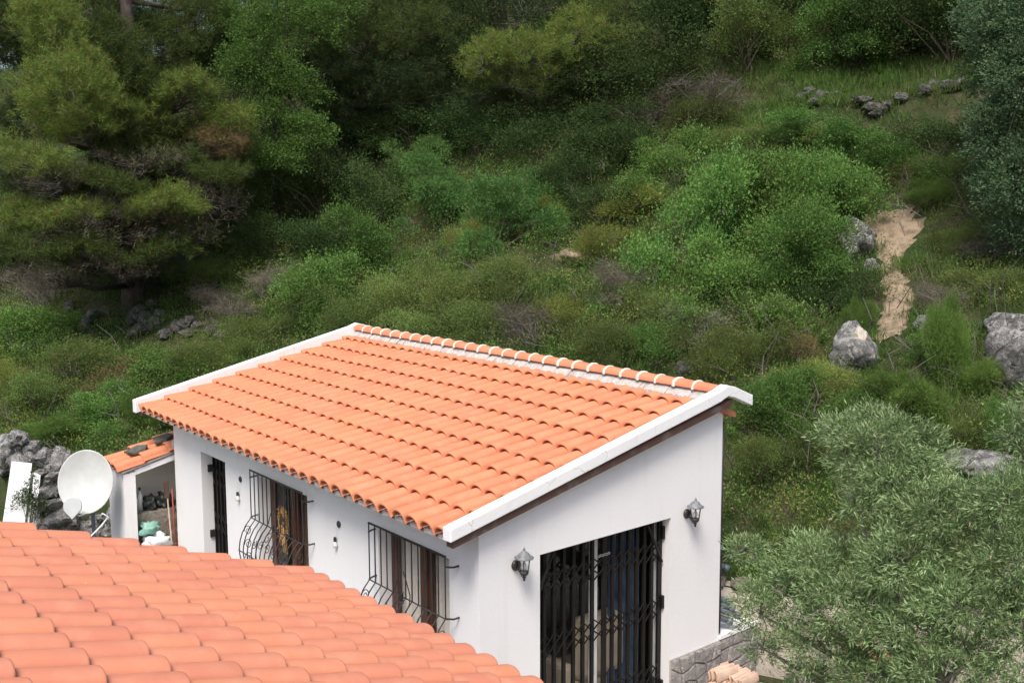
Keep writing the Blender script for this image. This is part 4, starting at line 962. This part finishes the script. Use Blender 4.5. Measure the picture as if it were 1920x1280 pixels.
SHR = [
 # right green thicket
 (1290, 500, 230, 230, 'green', 'in the thicket right of centre, leftmost of its front row', 'tall'), (1400, 440, 260, 230, 'green', 'at the crown of the thicket right of centre', 'broad'), (1520, 415, 210, 190, 'green', 'at the right shoulder of the thicket', 'broad'),
 (1380, 590, 240, 190, 'green', 'low in the middle of the thicket right of centre', 'rounded'), (1490, 540, 220, 170, 'green', 'left of the pointed boulder', 'rounded'), (1260, 345, 180, 120, 'green', 'above the thicket right of centre', 'low'),
 (1590, 320, 160, 120, 'green', 'above the pointed boulder', 'low'), (1535, 590, 150, 130, 'dark', 'just left of the dirt path', ''), (1605, 632, 60, 90, 'bright', 'between the big scarred boulder and the path', 'upright'),
 (1180, 420, 170, 90, 'yellow', 'on the open slope left of the thicket', 'low'), (1120, 500, 140, 100, 'yellow', 'on the open slope above the bare earth', 'small'), (1170, 560, 150, 90, 'dead', 'on the open slope left of the thicket', 'low'),
 # bluish
 (830, 420, 180, 150, 'blue', 'at centre, leftmost of three', 'rounded'), (930, 470, 190, 160, 'blue', 'at centre, lowest of three', 'rounded'), (790, 350, 150, 110, 'blue', 'under the dark pine boughs', 'small'), (1000, 420, 160, 130, 'blue', 'at centre, rightmost of three', 'rounded'),
 (1070, 370, 160, 110, 'dark', 'right of the blue-green bushes', ''), (700, 500, 160, 130, 'green', 'below the blue-green bushes', ''), (880, 500, 90, 110, 'yellow', 'in front of the lowest blue-green bush', 'small'), (1045, 430, 70, 90, 'yellow', 'right of the blue-green bushes', 'slender'),
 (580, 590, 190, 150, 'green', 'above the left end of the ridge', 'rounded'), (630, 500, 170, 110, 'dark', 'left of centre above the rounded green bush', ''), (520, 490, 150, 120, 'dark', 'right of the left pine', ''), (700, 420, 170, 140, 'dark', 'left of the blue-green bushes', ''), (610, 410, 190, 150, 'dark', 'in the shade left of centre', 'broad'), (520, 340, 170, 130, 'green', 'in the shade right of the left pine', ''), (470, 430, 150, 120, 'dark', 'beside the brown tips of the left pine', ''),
 # olive scrub behind the ridge
 (660, 640, 200, 140, 'olive', 'just behind the left end of the ridge', 'broad'), (750, 600, 180, 130, 'olive', 'behind the ridge, upper row, leftmost', ''), (850, 590, 190, 140, 'olive', 'behind the ridge, upper row, middle', ''), (790, 660, 190, 130, 'olive', 'behind the ridge tiles near the roof top', 'broad'), (905, 650, 190, 130, 'olive', 'behind the middle of the ridge', ''), (1010, 650, 170, 120, 'dead', 'behind the middle of the ridge', 'low'),
 (960, 560, 170, 120, 'olive', 'left of the bare earth bank', ''), (1060, 630, 160, 110, 'yellow', 'behind the ridge below the bare earth', ''), (1150, 690, 180, 130, 'olive', 'behind the right half of the ridge', 'broad'), (1235, 680, 150, 120, 'green', 'behind the right half of the ridge', ''), (1235, 610, 160, 110, 'olive', 'below the thicket right of centre', ''), (1330, 720, 180, 140, 'olive', 'behind the right end of the ridge', 'broad'), (1330, 650, 170, 110, 'dead', 'below the thicket right of centre', 'low'), (1425, 700, 180, 140, 'olive', 'left of the big scarred boulder', 'broad'), (1500, 690, 120, 110, 'rust', 'left of the big scarred boulder', ''), (1450, 630, 170, 110, 'olive', 'below the rounded green bush', ''),
 (1440, 800, 180, 150, 'green', 'right of the white verge end', 'tall'), (1520, 760, 150, 110, 'yellow', 'below the big scarred boulder', ''), (1420, 900, 150, 140, 'olive', 'right of the gable wall', 'tall'), (1520, 880, 170, 120, 'olive', 'left of the olive tree', ''), (1590, 790, 150, 90, 'green', 'below the big scarred boulder', 'low'),
 # left
 (40, 660, 170, 120, 'green', 'at the left edge above the stone retaining wall', ''), (130, 720, 180, 120, 'olive', 'at the lower left', 'broad'), (60, 770, 170, 110, 'olive', 'at the left edge above the grey stones', ''), (210, 740, 160, 90, 'rust', 'below the low dark stone wall', ''), (300, 725, 190, 90, 'green', 'below the low dark stone wall', 'broad'), (390, 690, 170, 90, 'olive', 'above the left verge of the studio roof', ''), (470, 660, 170, 100, 'olive', 'above the left verge, nearer the ridge', ''), (220, 790, 150, 80, 'green', 'left of the roof corner', 'low'), (130, 830, 150, 70, 'bright', 'behind the satellite dish', 'low'), (290, 800, 130, 80, 'bright', 'beside the corner of the studio roof', 'low'), (30, 740, 90, 80, 'yellow', 'at the left edge', 'small'),
 (450, 610, 120, 70, 'dead', 'right of the low dark stone wall', ''), (90, 580, 150, 90, 'dead', 'at the left edge under the pine', ''), (240, 530, 170, 70, 'dead', 'under the left pine', ''), (500, 560, 140, 80, 'dead', 'left of the rounded green bush', 'small'), (400, 575, 120, 50, 'dead', 'below the shaded boulder', ''), (30, 520, 150, 120, 'dark', 'at the left edge under the pine', ''), (150, 520, 160, 120, 'dark', 'under the left pine', 'low'), (380, 480, 150, 90, 'dead', 'right under the left pine', ''), (400, 540, 140, 90, 'olive', 'right of the shaded boulder', ''),
 # right side
 (1780, 740, 110, 210, 'bright', 'between the two groups of grey boulders', 'tall'), (1720, 790, 150, 110, 'bright', 'above the olive tree', 'broad'), (1850, 745, 90, 90, 'bright', 'left of the huge boulder', ''), (1800, 470, 130, 70, 'olive', 'right of the dirt path', ''), (1870, 560, 160, 90, 'olive', 'above the boulders at the right edge', ''), (1830, 500, 140, 80, 'dead', 'right of the path', ''), (1780, 590, 120, 80, 'dead', 'above the tall feathery bush', ''), (1740, 385, 90, 60, 'bright', 'at the top of the dirt path', 'small'), (1840, 830, 150, 90, 'olive', 'above the long pale boulder', ''), (1650, 760, 130, 80, 'bright', 'right of the big scarred boulder', 'low'), (1745, 670, 100, 70, 'green', 'right of the foot of the path', 'small'), (1880, 830, 90, 120, 'green', 'at the right edge above the olive tree', ''),
 (1680, 325, 170, 95, 'green', 'above the top of the dirt path', ''), (1760, 290, 180, 90, 'dark', 'left of the oak at the right', 'broad'), (1800, 350, 150, 100, 'olive', 'left of the oak at the right', ''), (1690, 350, 120, 70, 'rust', 'above the top of the dirt path', ''), (1560, 275, 170, 60, 'olive', 'below the tumbled stone wall', ''), (1480, 262, 150, 60, 'green', 'below the tumbled stone wall', ''), (1420, 290, 160, 80, 'olive', 'above the crown of the thicket', ''), (1330, 230, 160, 100, 'dead', 'below the dark pine at the upper middle', ''), (1200, 260, 160, 100, 'dead', 'below the bright pine bough', ''), (1240, 200, 160, 110, 'dark', 'below the dark pine at the upper middle', ''),
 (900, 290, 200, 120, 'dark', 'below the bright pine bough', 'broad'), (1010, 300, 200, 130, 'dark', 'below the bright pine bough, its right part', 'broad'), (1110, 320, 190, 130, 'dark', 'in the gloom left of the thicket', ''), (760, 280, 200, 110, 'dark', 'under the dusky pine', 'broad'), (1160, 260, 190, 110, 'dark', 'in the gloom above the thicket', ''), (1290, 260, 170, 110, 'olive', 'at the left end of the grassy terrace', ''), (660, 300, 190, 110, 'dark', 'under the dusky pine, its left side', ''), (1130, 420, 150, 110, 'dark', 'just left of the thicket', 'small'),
 # upper right wood
 (1400, 130, 200, 190, 'olive', 'at the top left of the grassy terrace', 'tall'), (1480, 120, 160, 130, 'olive', 'at the back of the grassy terrace', ''), (1600, 130, 180, 140, 'green', 'at the back of the grassy terrace', 'tall'), (1690, 120, 200, 180, 'dark', 'at the back of the grassy terrace', 'tall'), (1790, 120, 200, 190, 'dark', 'behind the oak at the right', 'tall'), (1530, 60, 200, 160, 'dark', 'at the top edge above the left end of the terrace', 'tall'), (1650, 40, 200, 150, 'dark', 'at the top edge above the terrace', 'tall'), (1310, 110, 200, 180, 'dark', 'at the top edge right of the pines', 'tall'), (1760, 20, 220, 150, 'dark', 'at the top edge beside the oak', 'tall'), (1420, 20, 220, 150, 'olive', 'at the top edge above the terrace', 'tall'),
]
for s in SHR: shrub(*s)
# the dark wood that closes the slope at the top: one mass, its trees cannot be told apart
fw = []; frng = np.random.default_rng(41)
for (row, step, x0_, w_, h_) in ((245, 105, 20, 230, 200), (150, 90, -120, 240, 260), (118, 115, 330, 260, 270), (20, 125, 250, 290, 350)):
    for px in range(x0_, 1310 if row == 245 else (330 if row == 150 else 1960), step):
        P, t = at(px+random.uniform(-20, 20), row+random.uniform(-25, 25)); k = t/F0; a_, hh = w_*k/2, h_*k
        lob = [(P.x+random.uniform(-.5, .5)*a_, P.y+random.uniform(-.5, .5)*a_, P.z+hh*random.uniform(.25, .8), a_*random.uniform(.4, .75), a_*random.uniform(.4, .75), hh*random.uniform(.2, .36)) for _ in range(7)]
        Vq_, _c = crown(frng, lob, 150, 34, .3, .07, .034, zmin=-.6); fw.append(Vq_)
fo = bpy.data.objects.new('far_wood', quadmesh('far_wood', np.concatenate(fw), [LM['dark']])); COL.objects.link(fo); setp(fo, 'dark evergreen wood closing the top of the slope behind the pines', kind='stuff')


# bare pale twigs standing out of the scrub
tb = MB(); trng = random.Random(5)
for i in range(420):
    px, py = trng.uniform(0, 1900), trng.uniform(280, 960)
    if 250 < px < 1360 and py > 600+abs(px-800)*.0 and py > 560: continue
    P, t = at(px, py); z0 = trng.uniform(.15, .6); d = Vector((trng.gauss(0, .5), trng.gauss(0, .5), trng.uniform(.5, 1.2))).normalized(); L_ = trng.uniform(.3, .9)
    a = P+Vector((0, 0, z0*.6)); b = a+d*L_*.5; c = b+(d+Vector((trng.gauss(0, .5), trng.gauss(0, .5), -.3))).normalized()*L_*.5
    tb.tube([a, b, c], [.009, .007, .003], 3)
    for k in range(3):
        s0 = a.lerp(b, trng.uniform(.3, 1)); tb.tube([s0, s0+Vector((trng.gauss(0, .15), trng.gauss(0, .15), trng.uniform(.02, .2)))], [.005, .002], 3)
tb.obj('bare_twigs', M['twig'], None, label='bare pale twigs standing out of the hillside scrub', kind='stuff')

# ------------------------------------------------------------------ pines
def bough(rng, C, a, b, th, ntw, nneedle, L=.14, W=.009):
    """a layered bough: twigs spread over a flattened ellipsoid, needles round the twig tips"""
    d = unit(rng.normal(size=(ntw, 3))); d[:, 2] = np.abs(d[:, 2])*rng.choice([1, 1, 1, -.6], ntw)
    T = C + d*np.array([a, b, th])*(rng.uniform(.35, 1.0, (ntw, 1))**.7)*np.where(rng.random((ntw, 1)) < .22, rng.uniform(1.0, 1.4, (ntw, 1)), 1)
    T[:, 2] += .12*np.sin(T[:, 0]*2.3+T[:, 1]*3.1)*1.0
    out = unit(d*[1, 1, .5]+[0, 0, .55])
    tl = rng.uniform(.10, .26, ntw)
    s_ = rng.random((ntw, nneedle))
    P = T[:, None, :] + out[:, None, :]*(s_[..., None]*tl[:, None, None]) + rng.normal(size=(ntw, nneedle, 3))*.025
    D = unit(out[:, None, :]*.55 + rng.normal(size=(ntw, nneedle, 3))*.65)
    l_ = L*rng.uniform(.6, 1.2, ntw*nneedle)
    return leafquads(P.reshape(-1, 3), D.reshape(-1, 3), l_, np.full(len(l_), W), rng, .05), T
def pine(name, label, base, top, r0, boughs, seed, dens=1.0, group='pine trees on the slope'):
    rng = np.random.default_rng(seed); o = root(name, label, 'tree', base, group)
    base, top = Vector(base), Vector(top); tr = MB()
    pts = [base.lerp(top, k/8)+Vector((random.gauss(0, .05), random.gauss(0, .05), 0)) for k in range(9)]
    pts[0] = base-Vector((0, 0, .2)); tr.tube(pts, [r0*(1.15-.085*k*1.0) for k in range(9)], 9); trunk = tr.obj('trunk', M['bark'], o, True)
    lb = MB(); Vs = {}; tw = MB()
    for (px, py, t, wpx, hpx, mt) in boughs:
        C = atd(px, py, t); k = t/F0; a = wpx*k/2; th_ = hpx*k/2
        ntw = int(210*dens*max(.6, (a*th_)/(.9*.5))); Vq, T = bough(rng, np.array(C), a, a*.8, th_, ntw, 14 if mt == 'dead_bough' else 46)
        Vs.setdefault(mt, []).append(Vq)
        s_ = min(.95, max(.05, (C.z-.5-base.z)/max(.1, (top.z-base.z)))); j = base.lerp(top, s_)
        m_ = (j+C)/2+Vector((0, 0, -.15)); lb.tube([j, m_, C], [r0*.32, r0*.22, .02], 6)
        for i in rng.choice(len(T), min(len(T), 70 if mt == 'dead_bough' else 26), replace=False):
            q = Vector(T[i]); s0 = m_.lerp(C, rng.uniform(.2, 1)); tw.tube([s0, (s0+q)/2+Vector(rng.normal(size=3)*.06), q], [.013, .009, .004], 3)
    lb.obj('limbs', M['bark'], o, True); tw.obj('twigs', M['twig'], o, kind='stuff')
    for mt, lst in Vs.items():
        me = quadmesh('crown', np.concatenate(lst)-np.array(o.location), [LM[mt]]); c = bpy.data.objects.new('crown', me); COL.objects.link(c); c.parent = o
    return o
B, t0 = at(245, 470); B = atd(245, 470, 25.5); B.z = float(terrain(B.x, B.y)); T = atd(235, -120, 25.5)
pine('pine_tree', 'big pine at the left with bright yellow-green tips and sweeping grey lower boughs', B, T, .22, [
  (130, 190, 23.5, 190, 170, 'pine_tip'), (95, 60, 24.5, 130, 150, 'pine_tip'), (310, 395, 23.0, 150, 60, 'pine_tip'), (430, 232, 24.2, 100, 80, 'pine_tip'), (40, 305, 23.5, 170, 60, 'pine_tip'), (355, 190, 24.5, 150, 80, 'pine'),
  (200, 110, 25, 160, 120, 'pine'), (300, 100, 26.5, 200, 120, 'pine'), (370, 60, 27, 220, 130, 'pine'), (160, 20, 26.5, 220, 120, 'pine'), (20, 60, 27, 140, 160, 'pine'), (230, 250, 25, 240, 110, 'pine'), (370, 280, 25.2, 200, 90, 'pine'), (90, 360, 25, 220, 80, 'pine_shaded'), (260, 330, 25.5, 230, 90, 'pine_shaded'), (140, 440, 24.6, 260, 80, 'pine'), (330, 450, 24.2, 200, 70, 'pine'), (60, 240, 25.5, 150, 110, 'pine_shaded'), (240, 180, 26, 200, 120, 'pine_shaded'), (420, 130, 27, 160, 100, 'pine_shaded'), (30, 20, 28, 200, 120, 'pine_shaded'), (20, 110, 28, 200, 90, 'pine_shaded'), (170, 60, 28, 260, 110, 'pine_shaded'), (420, 10, 28.5, 220, 90, 'pine_shaded'), (420, 350, 25.4, 120, 80, 'pine'), (235, 150, 24.6, 130, 80, 'pine'), (250, 300, 24.4, 160, 80, 'pine'), (200, 380, 24.4, 170, 70, 'pine'), (235, 430, 24.4, 150, 60, 'pine_shaded'), (240, 215, 24.6, 140, 60, 'pine_tip'), (150, 250, 23.8, 150, 60, 'pine_tip'), (60, 420, 24, 140, 60, 'pine_tip'), (330, 320, 24.2, 170, 50, 'pine'), (110, 345, 23.6, 170, 44, 'dead_bough'), (200, 345, 23.0, 150, 30, 'pine'), (60, 470, 23.2, 150, 40, 'pine'), (290, 480, 23.0, 150, 36, 'pine'), (410, 330, 23.4, 110, 40, 'pine'), (160, 480, 23.0, 120, 36, 'pine'), (270, 310, 23.6, 190, 50, 'dead_bough'), (400, 380, 23.6, 120, 90, 'dead_bough'), (180, 440, 23.4, 230, 60, 'dead_bough'), (330, 440, 23.5, 190, 60, 'dead_bough'), (90, 520, 23.2, 130, 50, 'dead_bough'), (230, 500, 23.4, 170, 60, 'dead_bough'), (240, 400, 23.2, 170, 50, 'dead_bough'), (300, 395, 22.8, 130, 36, 'pine_tip'), (130, 410, 23.2, 160, 36, 'pine_tip'), (420, 270, 24.0, 90, 60, 'rust'), (350, 180, 24.2, 120, 50, 'pine_tip')], 5, 1.3)
B = atd(940, 260, 28.5); B.z = float(terrain(B.x, B.y)); T = atd(925, -150, 28.0)
pine('pine_tree', 'dark pine at the upper middle with one bright yellow-green bough', B, T, .24, [
  (905, 120, 25.0, 90, 90, 'pine_tip'), (1000, 110, 25.2, 170, 90, 'pine_tip'), (1080, 80, 25.4, 150, 100, 'pine_tip'), (1140, 90, 26, 120, 80, 'pine_tip'), (960, 165, 25.6, 150, 50, 'pine'), (1110, 130, 26, 160, 60, 'pine'), (1180, 30, 27, 180, 80, 'pine'),
  (880, 200, 27, 200, 60, 'pine_shaded'), (1010, 210, 26.5, 220, 60, 'pine_shaded'), (1000, 20, 28, 250, 90, 'pine_shaded'), (850, 40, 28, 200, 100, 'pine_shaded'), (1130, 180, 27, 180, 60, 'pine_shaded')], 6, .9)
B = atd(690, 240, 29.5); B.z = float(terrain(B.x, B.y)); T = atd(700, -150, 29.0)
pine('pine_tree', 'dusky pine left of centre with broad soft dark green boughs', B, T, .22, [
  (600, 140, 26.5, 180, 70, 'pine_shaded'), (680, 90, 27, 220, 90, 'pine'), (760, 60, 27, 200, 90, 'pine'), (640, 20, 27.5, 240, 80, 'pine'), (720, 160, 26.8, 240, 80, 'pine_shaded'), (660, 200, 27, 220, 60, 'pine_shaded'), (800, 130, 27.5, 160, 100, 'pine_shaded'), (820, 210, 27.5, 150, 60, 'pine_shaded'), (560, 60, 28, 150, 80, 'pine'), (780, 10, 28, 240, 60, 'pine_shaded')], 8, .9)

# ------------------------------------------------------------------ holm oak at the right, olive in the foreground
def bigtree(name, label, base, forks, lobes_px, kind, L, W, dens, cr, seed, barkm, nleaf=42, cat='tree', up=.25, r0=.14):
    rng = np.random.default_rng(seed); o = root(name, label, cat, base, None); lobes = []
    for (px, py, t, wpx, hpx) in lobes_px:
        C = atd(px, py, t); k = t/F0; lobes.append((C.x, C.y, C.z, wpx*k/2, wpx*k/2*.85, hpx*k/2))
    area = sum(l[3]*l[5] for l in lobes); nc = int(dens*area)
    Vq, C = crown(rng, lobes, nc, nleaf, cr, L, W, zmin=-.8, up=up, shell=(.35, 1.05), full=(kind == 'olivetree'))
    me = quadmesh('crown', Vq-np.array(base), [LM[kind]]); c = bpy.data.objects.new('crown', me); COL.objects.link(c); c.parent = o
    mb = MB(); base = Vector(base); fk = Vector(forks)
    mb.tube([base-Vector((0, 0, .2)), base.lerp(fk, .5)+Vector((.05, -.04, 0)), fk], [r0*1.3, r0, r0*.8], 9); mb.obj('trunk', barkm, o, True)
    lb = MB()
    for l in lobes:
        q = Vector(l[:3]); lb.tube([fk, fk.lerp(q, .5)+Vector((random.gauss(0, .08), random.gauss(0, .08), -.05)), q], [r0*.5, r0*.28, r0*.06], 6)
        for i in range(6):
            e = q+Vector((random.gauss(0, l[3]*.4), random.gauss(0, l[4]*.55), random.gauss(0, l[5]*.55))); lb.tube([q, (q+e)/2+Vector((0, 0, .04)), e], [.010, .006, .003], 4)
    lb.obj('limbs', barkm, o, True); return o
B = atd(520, 330, 26.5); B.z = float(terrain(B.x, B.y))
bigtree('leafy_tree', 'large fresh green leafy tree between the left pine and the dusky pine', B, atd(520, 150, 26.5), [(540, 20, 25.8, 170, 90), (600, 50, 25.6, 130, 100), (480, 70, 25.6, 110, 90), (450, 130, 25.4, 110, 100), (530, 140, 25.4, 130, 90), (500, 220, 25.2, 110, 70), (580, 250, 25.0, 120, 70), (470, 285, 24.9, 110, 60), (560, 180, 25.6, 120, 80), (640, 10, 26, 120, 60), (530, 300, 24.8, 110, 60), (430, 50, 26.2, 90, 80)], 'wood', .055, .032, 300, .16, 29, M['bark'], 46, r0=.12)
B = atd(1960, 480, 19.5); B.z = float(terrain(B.x, B.y))
bigtree('oak_tree', 'grey-green holm oak leaning in along the upper right edge', B, atd(1955, 250, 19.5), [(1890, 60, 19.2, 150, 130), (1925, 150, 18.8, 150, 140), (1880, 250, 19.0, 130, 120), (1915, 340, 18.7, 160, 120), (1925, 430, 18.9, 110, 110), (1870, 130, 19.8, 110, 120), (1850, 30, 20.0, 110, 70), (1870, 330, 19.4, 90, 80), (1980, 200, 19.2, 220, 300), (1960, 30, 19.2, 200, 150)], 'oak', .06, .028, 420, .13, 21, M['bark'], 44)
OB = atd(1730, 1500, 9.6); OB.z = .36
bigtree('olive_tree', 'silvery green olive tree filling the lower right corner in the foreground', OB, atd(1740, 1330, 9.6), [
  (1650, 850, 9.6, 200, 165), (1570, 810, 9.8, 90, 70), (1730, 850, 9.7, 130, 110), (1690, 925, 9.4, 180, 110), (1610, 950, 9.3, 110, 70), (1775, 965, 9.2, 220, 120), (1890, 940, 9.0, 180, 120), (1900, 1060, 8.8, 190, 120), (1545, 1060, 9.4, 180, 120), (1480, 1110, 9.5, 160, 120), (1400, 1030, 9.8, 90, 36), (1425, 1150, 9.4, 110, 110), (1585, 1135, 9.0, 190, 105), (1700, 1050, 9.0, 210, 125), (1800, 1135, 8.7, 190, 100), (1690, 1180, 8.8, 170, 100), (1540, 1210, 9.1, 180, 80), (1430, 1215, 9.5, 70, 50), (1640, 1265, 8.9, 180, 70), (1790, 1260, 8.6, 240, 120), (1920, 1200, 8.6, 160, 180), (1520, 1275, 9.3, 120, 50)],
  'olivetree', .050, .0095, 980, .08, 23, M['olivebark'], 50, r0=.12)
bigtree('olive_tree', 'smaller olive branch tip poking in at the right edge above the main olive', (atd(1990, 1000, 11.2)), atd(1985, 900, 11.2), [(1905, 815, 11.0, 70, 110), (1935, 850, 11.0, 90, 120), (1960, 780, 11.2, 90, 110)], 'olivetree', .06, .011, 620, .09, 24, M['olivebark'], 34, r0=.05)
# small leafy plant in front of the white boards
shr = root('potted_plant', 'small dark leafy plant in front of the white leaning boards', 'plant', atd(48, 1000, 16.6))
V_, C_ = crown(np.random.default_rng(3), [(*atd(45, 950, 16.6), .17, .17, .24), (*atd(62, 930, 16.6), .10, .1, .28), (*atd(70, 960, 16.6), .12, .12, .28)], 90, 26, .07, .035, .014)
me = quadmesh('leaves', V_-np.array(shr.location), [LM['dark']]); c = bpy.data.objects.new('leaves', me); COL.objects.link(c); c.parent = shr
mb = MB()
for i in range(10): mb.tube([atd(55+random.uniform(-6, 6), 1004, 16.6), Vector(C_[i*8])], [.008, .003], 4)
mb.obj('stems', M['stem'], shr)

# ------------------------------------------------------------------ ground cover and grass (stuff)
def scatter(n, rng, maxd=45):
    P = []; 
    while sum(len(p) for p in P) < n:
        p = rng.uniform(4.15, 22, 40000); q = rng.uniform(-34, 9, 40000); x = p*G[0]+q*Q[0]; y = p*G[1]+q*Q[1]; z = terrain(x, y)
        pts = np.stack([x, y, z], -1); px, py, d = project(pts)
        keep = (px > -250) & (px < 2170) & (py > -120) & (py < 1400) & (d > 5) & (rng.random(40000) < np.clip((19/np.maximum(d, 1))**2, 0, 1))
        ins = (y > -.3) & (y < 3.95) & (x > -7.9) & (x < .35+y*SH); keep &= ~ins
        P.append(pts[keep])
    return np.concatenate(P)[:n]
rng = np.random.default_rng(99)
pts = scatter(5600, rng); pts = pts[~near_path(pts[:, 0], pts[:, 1], .85)]
n = len(pts); nl = 62
rad = rng.uniform(.12, .36, n); off = rng.normal(size=(n, nl, 3))*rad[:, None, None]*[.8, .8, .45]; off[..., 2] = np.abs(off[..., 2])
Pq = (pts[:, None, :]+off).reshape(-1, 3); D = unit(unit(off.reshape(-1, 3))+rng.normal(size=(n*nl, 3))*.6+[0, 0, .5])
sz = rng.uniform(.025, .06, n*nl); cv = leafquads(Pq, D, sz, sz*.5, rng)
cvo = bpy.data.objects.new('ground_cover', quadmesh('ground_cover', cv, [LM['cover']])); COL.objects.link(cvo); setp(cvo, 'low tangled green and brown undergrowth covering the hillside', kind='stuff')
# waist-high tangle between the single bushes
tp = scatter(3300, rng); tp = tp[~near_path(tp[:, 0], tp[:, 1], 2.1, True)]; pt_ = tp@np.array([G[0], G[1], 0]); qt_ = tp@np.array([Q[0], Q[1], 0]); tp = tp[~((pt_ > 14.3) & (pt_ < 16.8) & (qt_ > -3))]
n = len(tp); nl = 120; rad = rng.uniform(.22, .62, n); dd = unit(rng.normal(size=(n, nl, 3))); dd[..., 2] = np.abs(dd[..., 2])
sub = rng.integers(0, 7, (n, nl)); sc = unit(rng.normal(size=(n, 7, 3))); sc[..., 2] = np.abs(sc[..., 2]); subc = np.take_along_axis(sc, sub[..., None].repeat(3, 2), 1)
off = (subc*.75 + dd*rng.uniform(.1, .5, (n, nl, 1)))*rad[:, None, None]*[1, 1, .9]
Pq = (tp[:, None, :]+off).reshape(-1, 3); D = unit(unit(off.reshape(-1, 3))+rng.normal(size=(n*nl, 3))*.6+[0, 0, .3]); sz = rng.uniform(.03, .06, n*nl)
ks = ['olive', 'cover', 'green', 'yellow', 'dead', 'rust', 'dark']; mi = np.repeat(rng.choice(len(ks), n, p=[.24, .30, .24, .09, .03, .02, .08]), nl)
to = bpy.data.objects.new('scrub_tangle', quadmesh('scrub_tangle', leafquads(Pq, D, sz, sz*np.where(mi == 4, .15, .5), rng), [LM[k] for k in ks], mi)); COL.objects.link(to); setp(to, 'waist-high tangle of mixed scrub filling the gaps between the hillside bushes', kind='stuff')
pts = scatter(7200, rng); px, py, d = project(pts); pn = np.sin(pts[:, 0]*.9+1)*np.sin(pts[:, 1]*.8+2)
keep = ~near_path(pts[:, 0], pts[:, 1], .75) & ((pn > -.35) | (rng.random(len(pts)) < .25)); pts = pts[keep]
tp = scatter(26000, rng); p_ = tp@np.array([G[0], G[1], 0]); q_ = tp@np.array([Q[0], Q[1], 0]); tp = tp[(p_ > 14.5) & (p_ < 16.6) & (q_ > -3)][:1500]; pts = np.concatenate([pts, tp])
n = len(pts); nb_ = 22
base = np.repeat(pts, nb_, 0)+rng.normal(size=(n*nb_, 3))*[.09, .09, 0]; D = unit(rng.normal(size=(n*nb_, 3))*[.4, .4, .1]+[0, 0, 1]); ln = rng.uniform(.10, .34, n*nb_)
gq = leafquads(base, D, ln, np.full(len(ln), .010), rng, .2)
go = bpy.data.objects.new('grass', quadmesh('grass', gq, [LM['grass']])); COL.objects.link(go); setp(go, 'long grass growing in patches on the slope and terrace', kind='stuff')
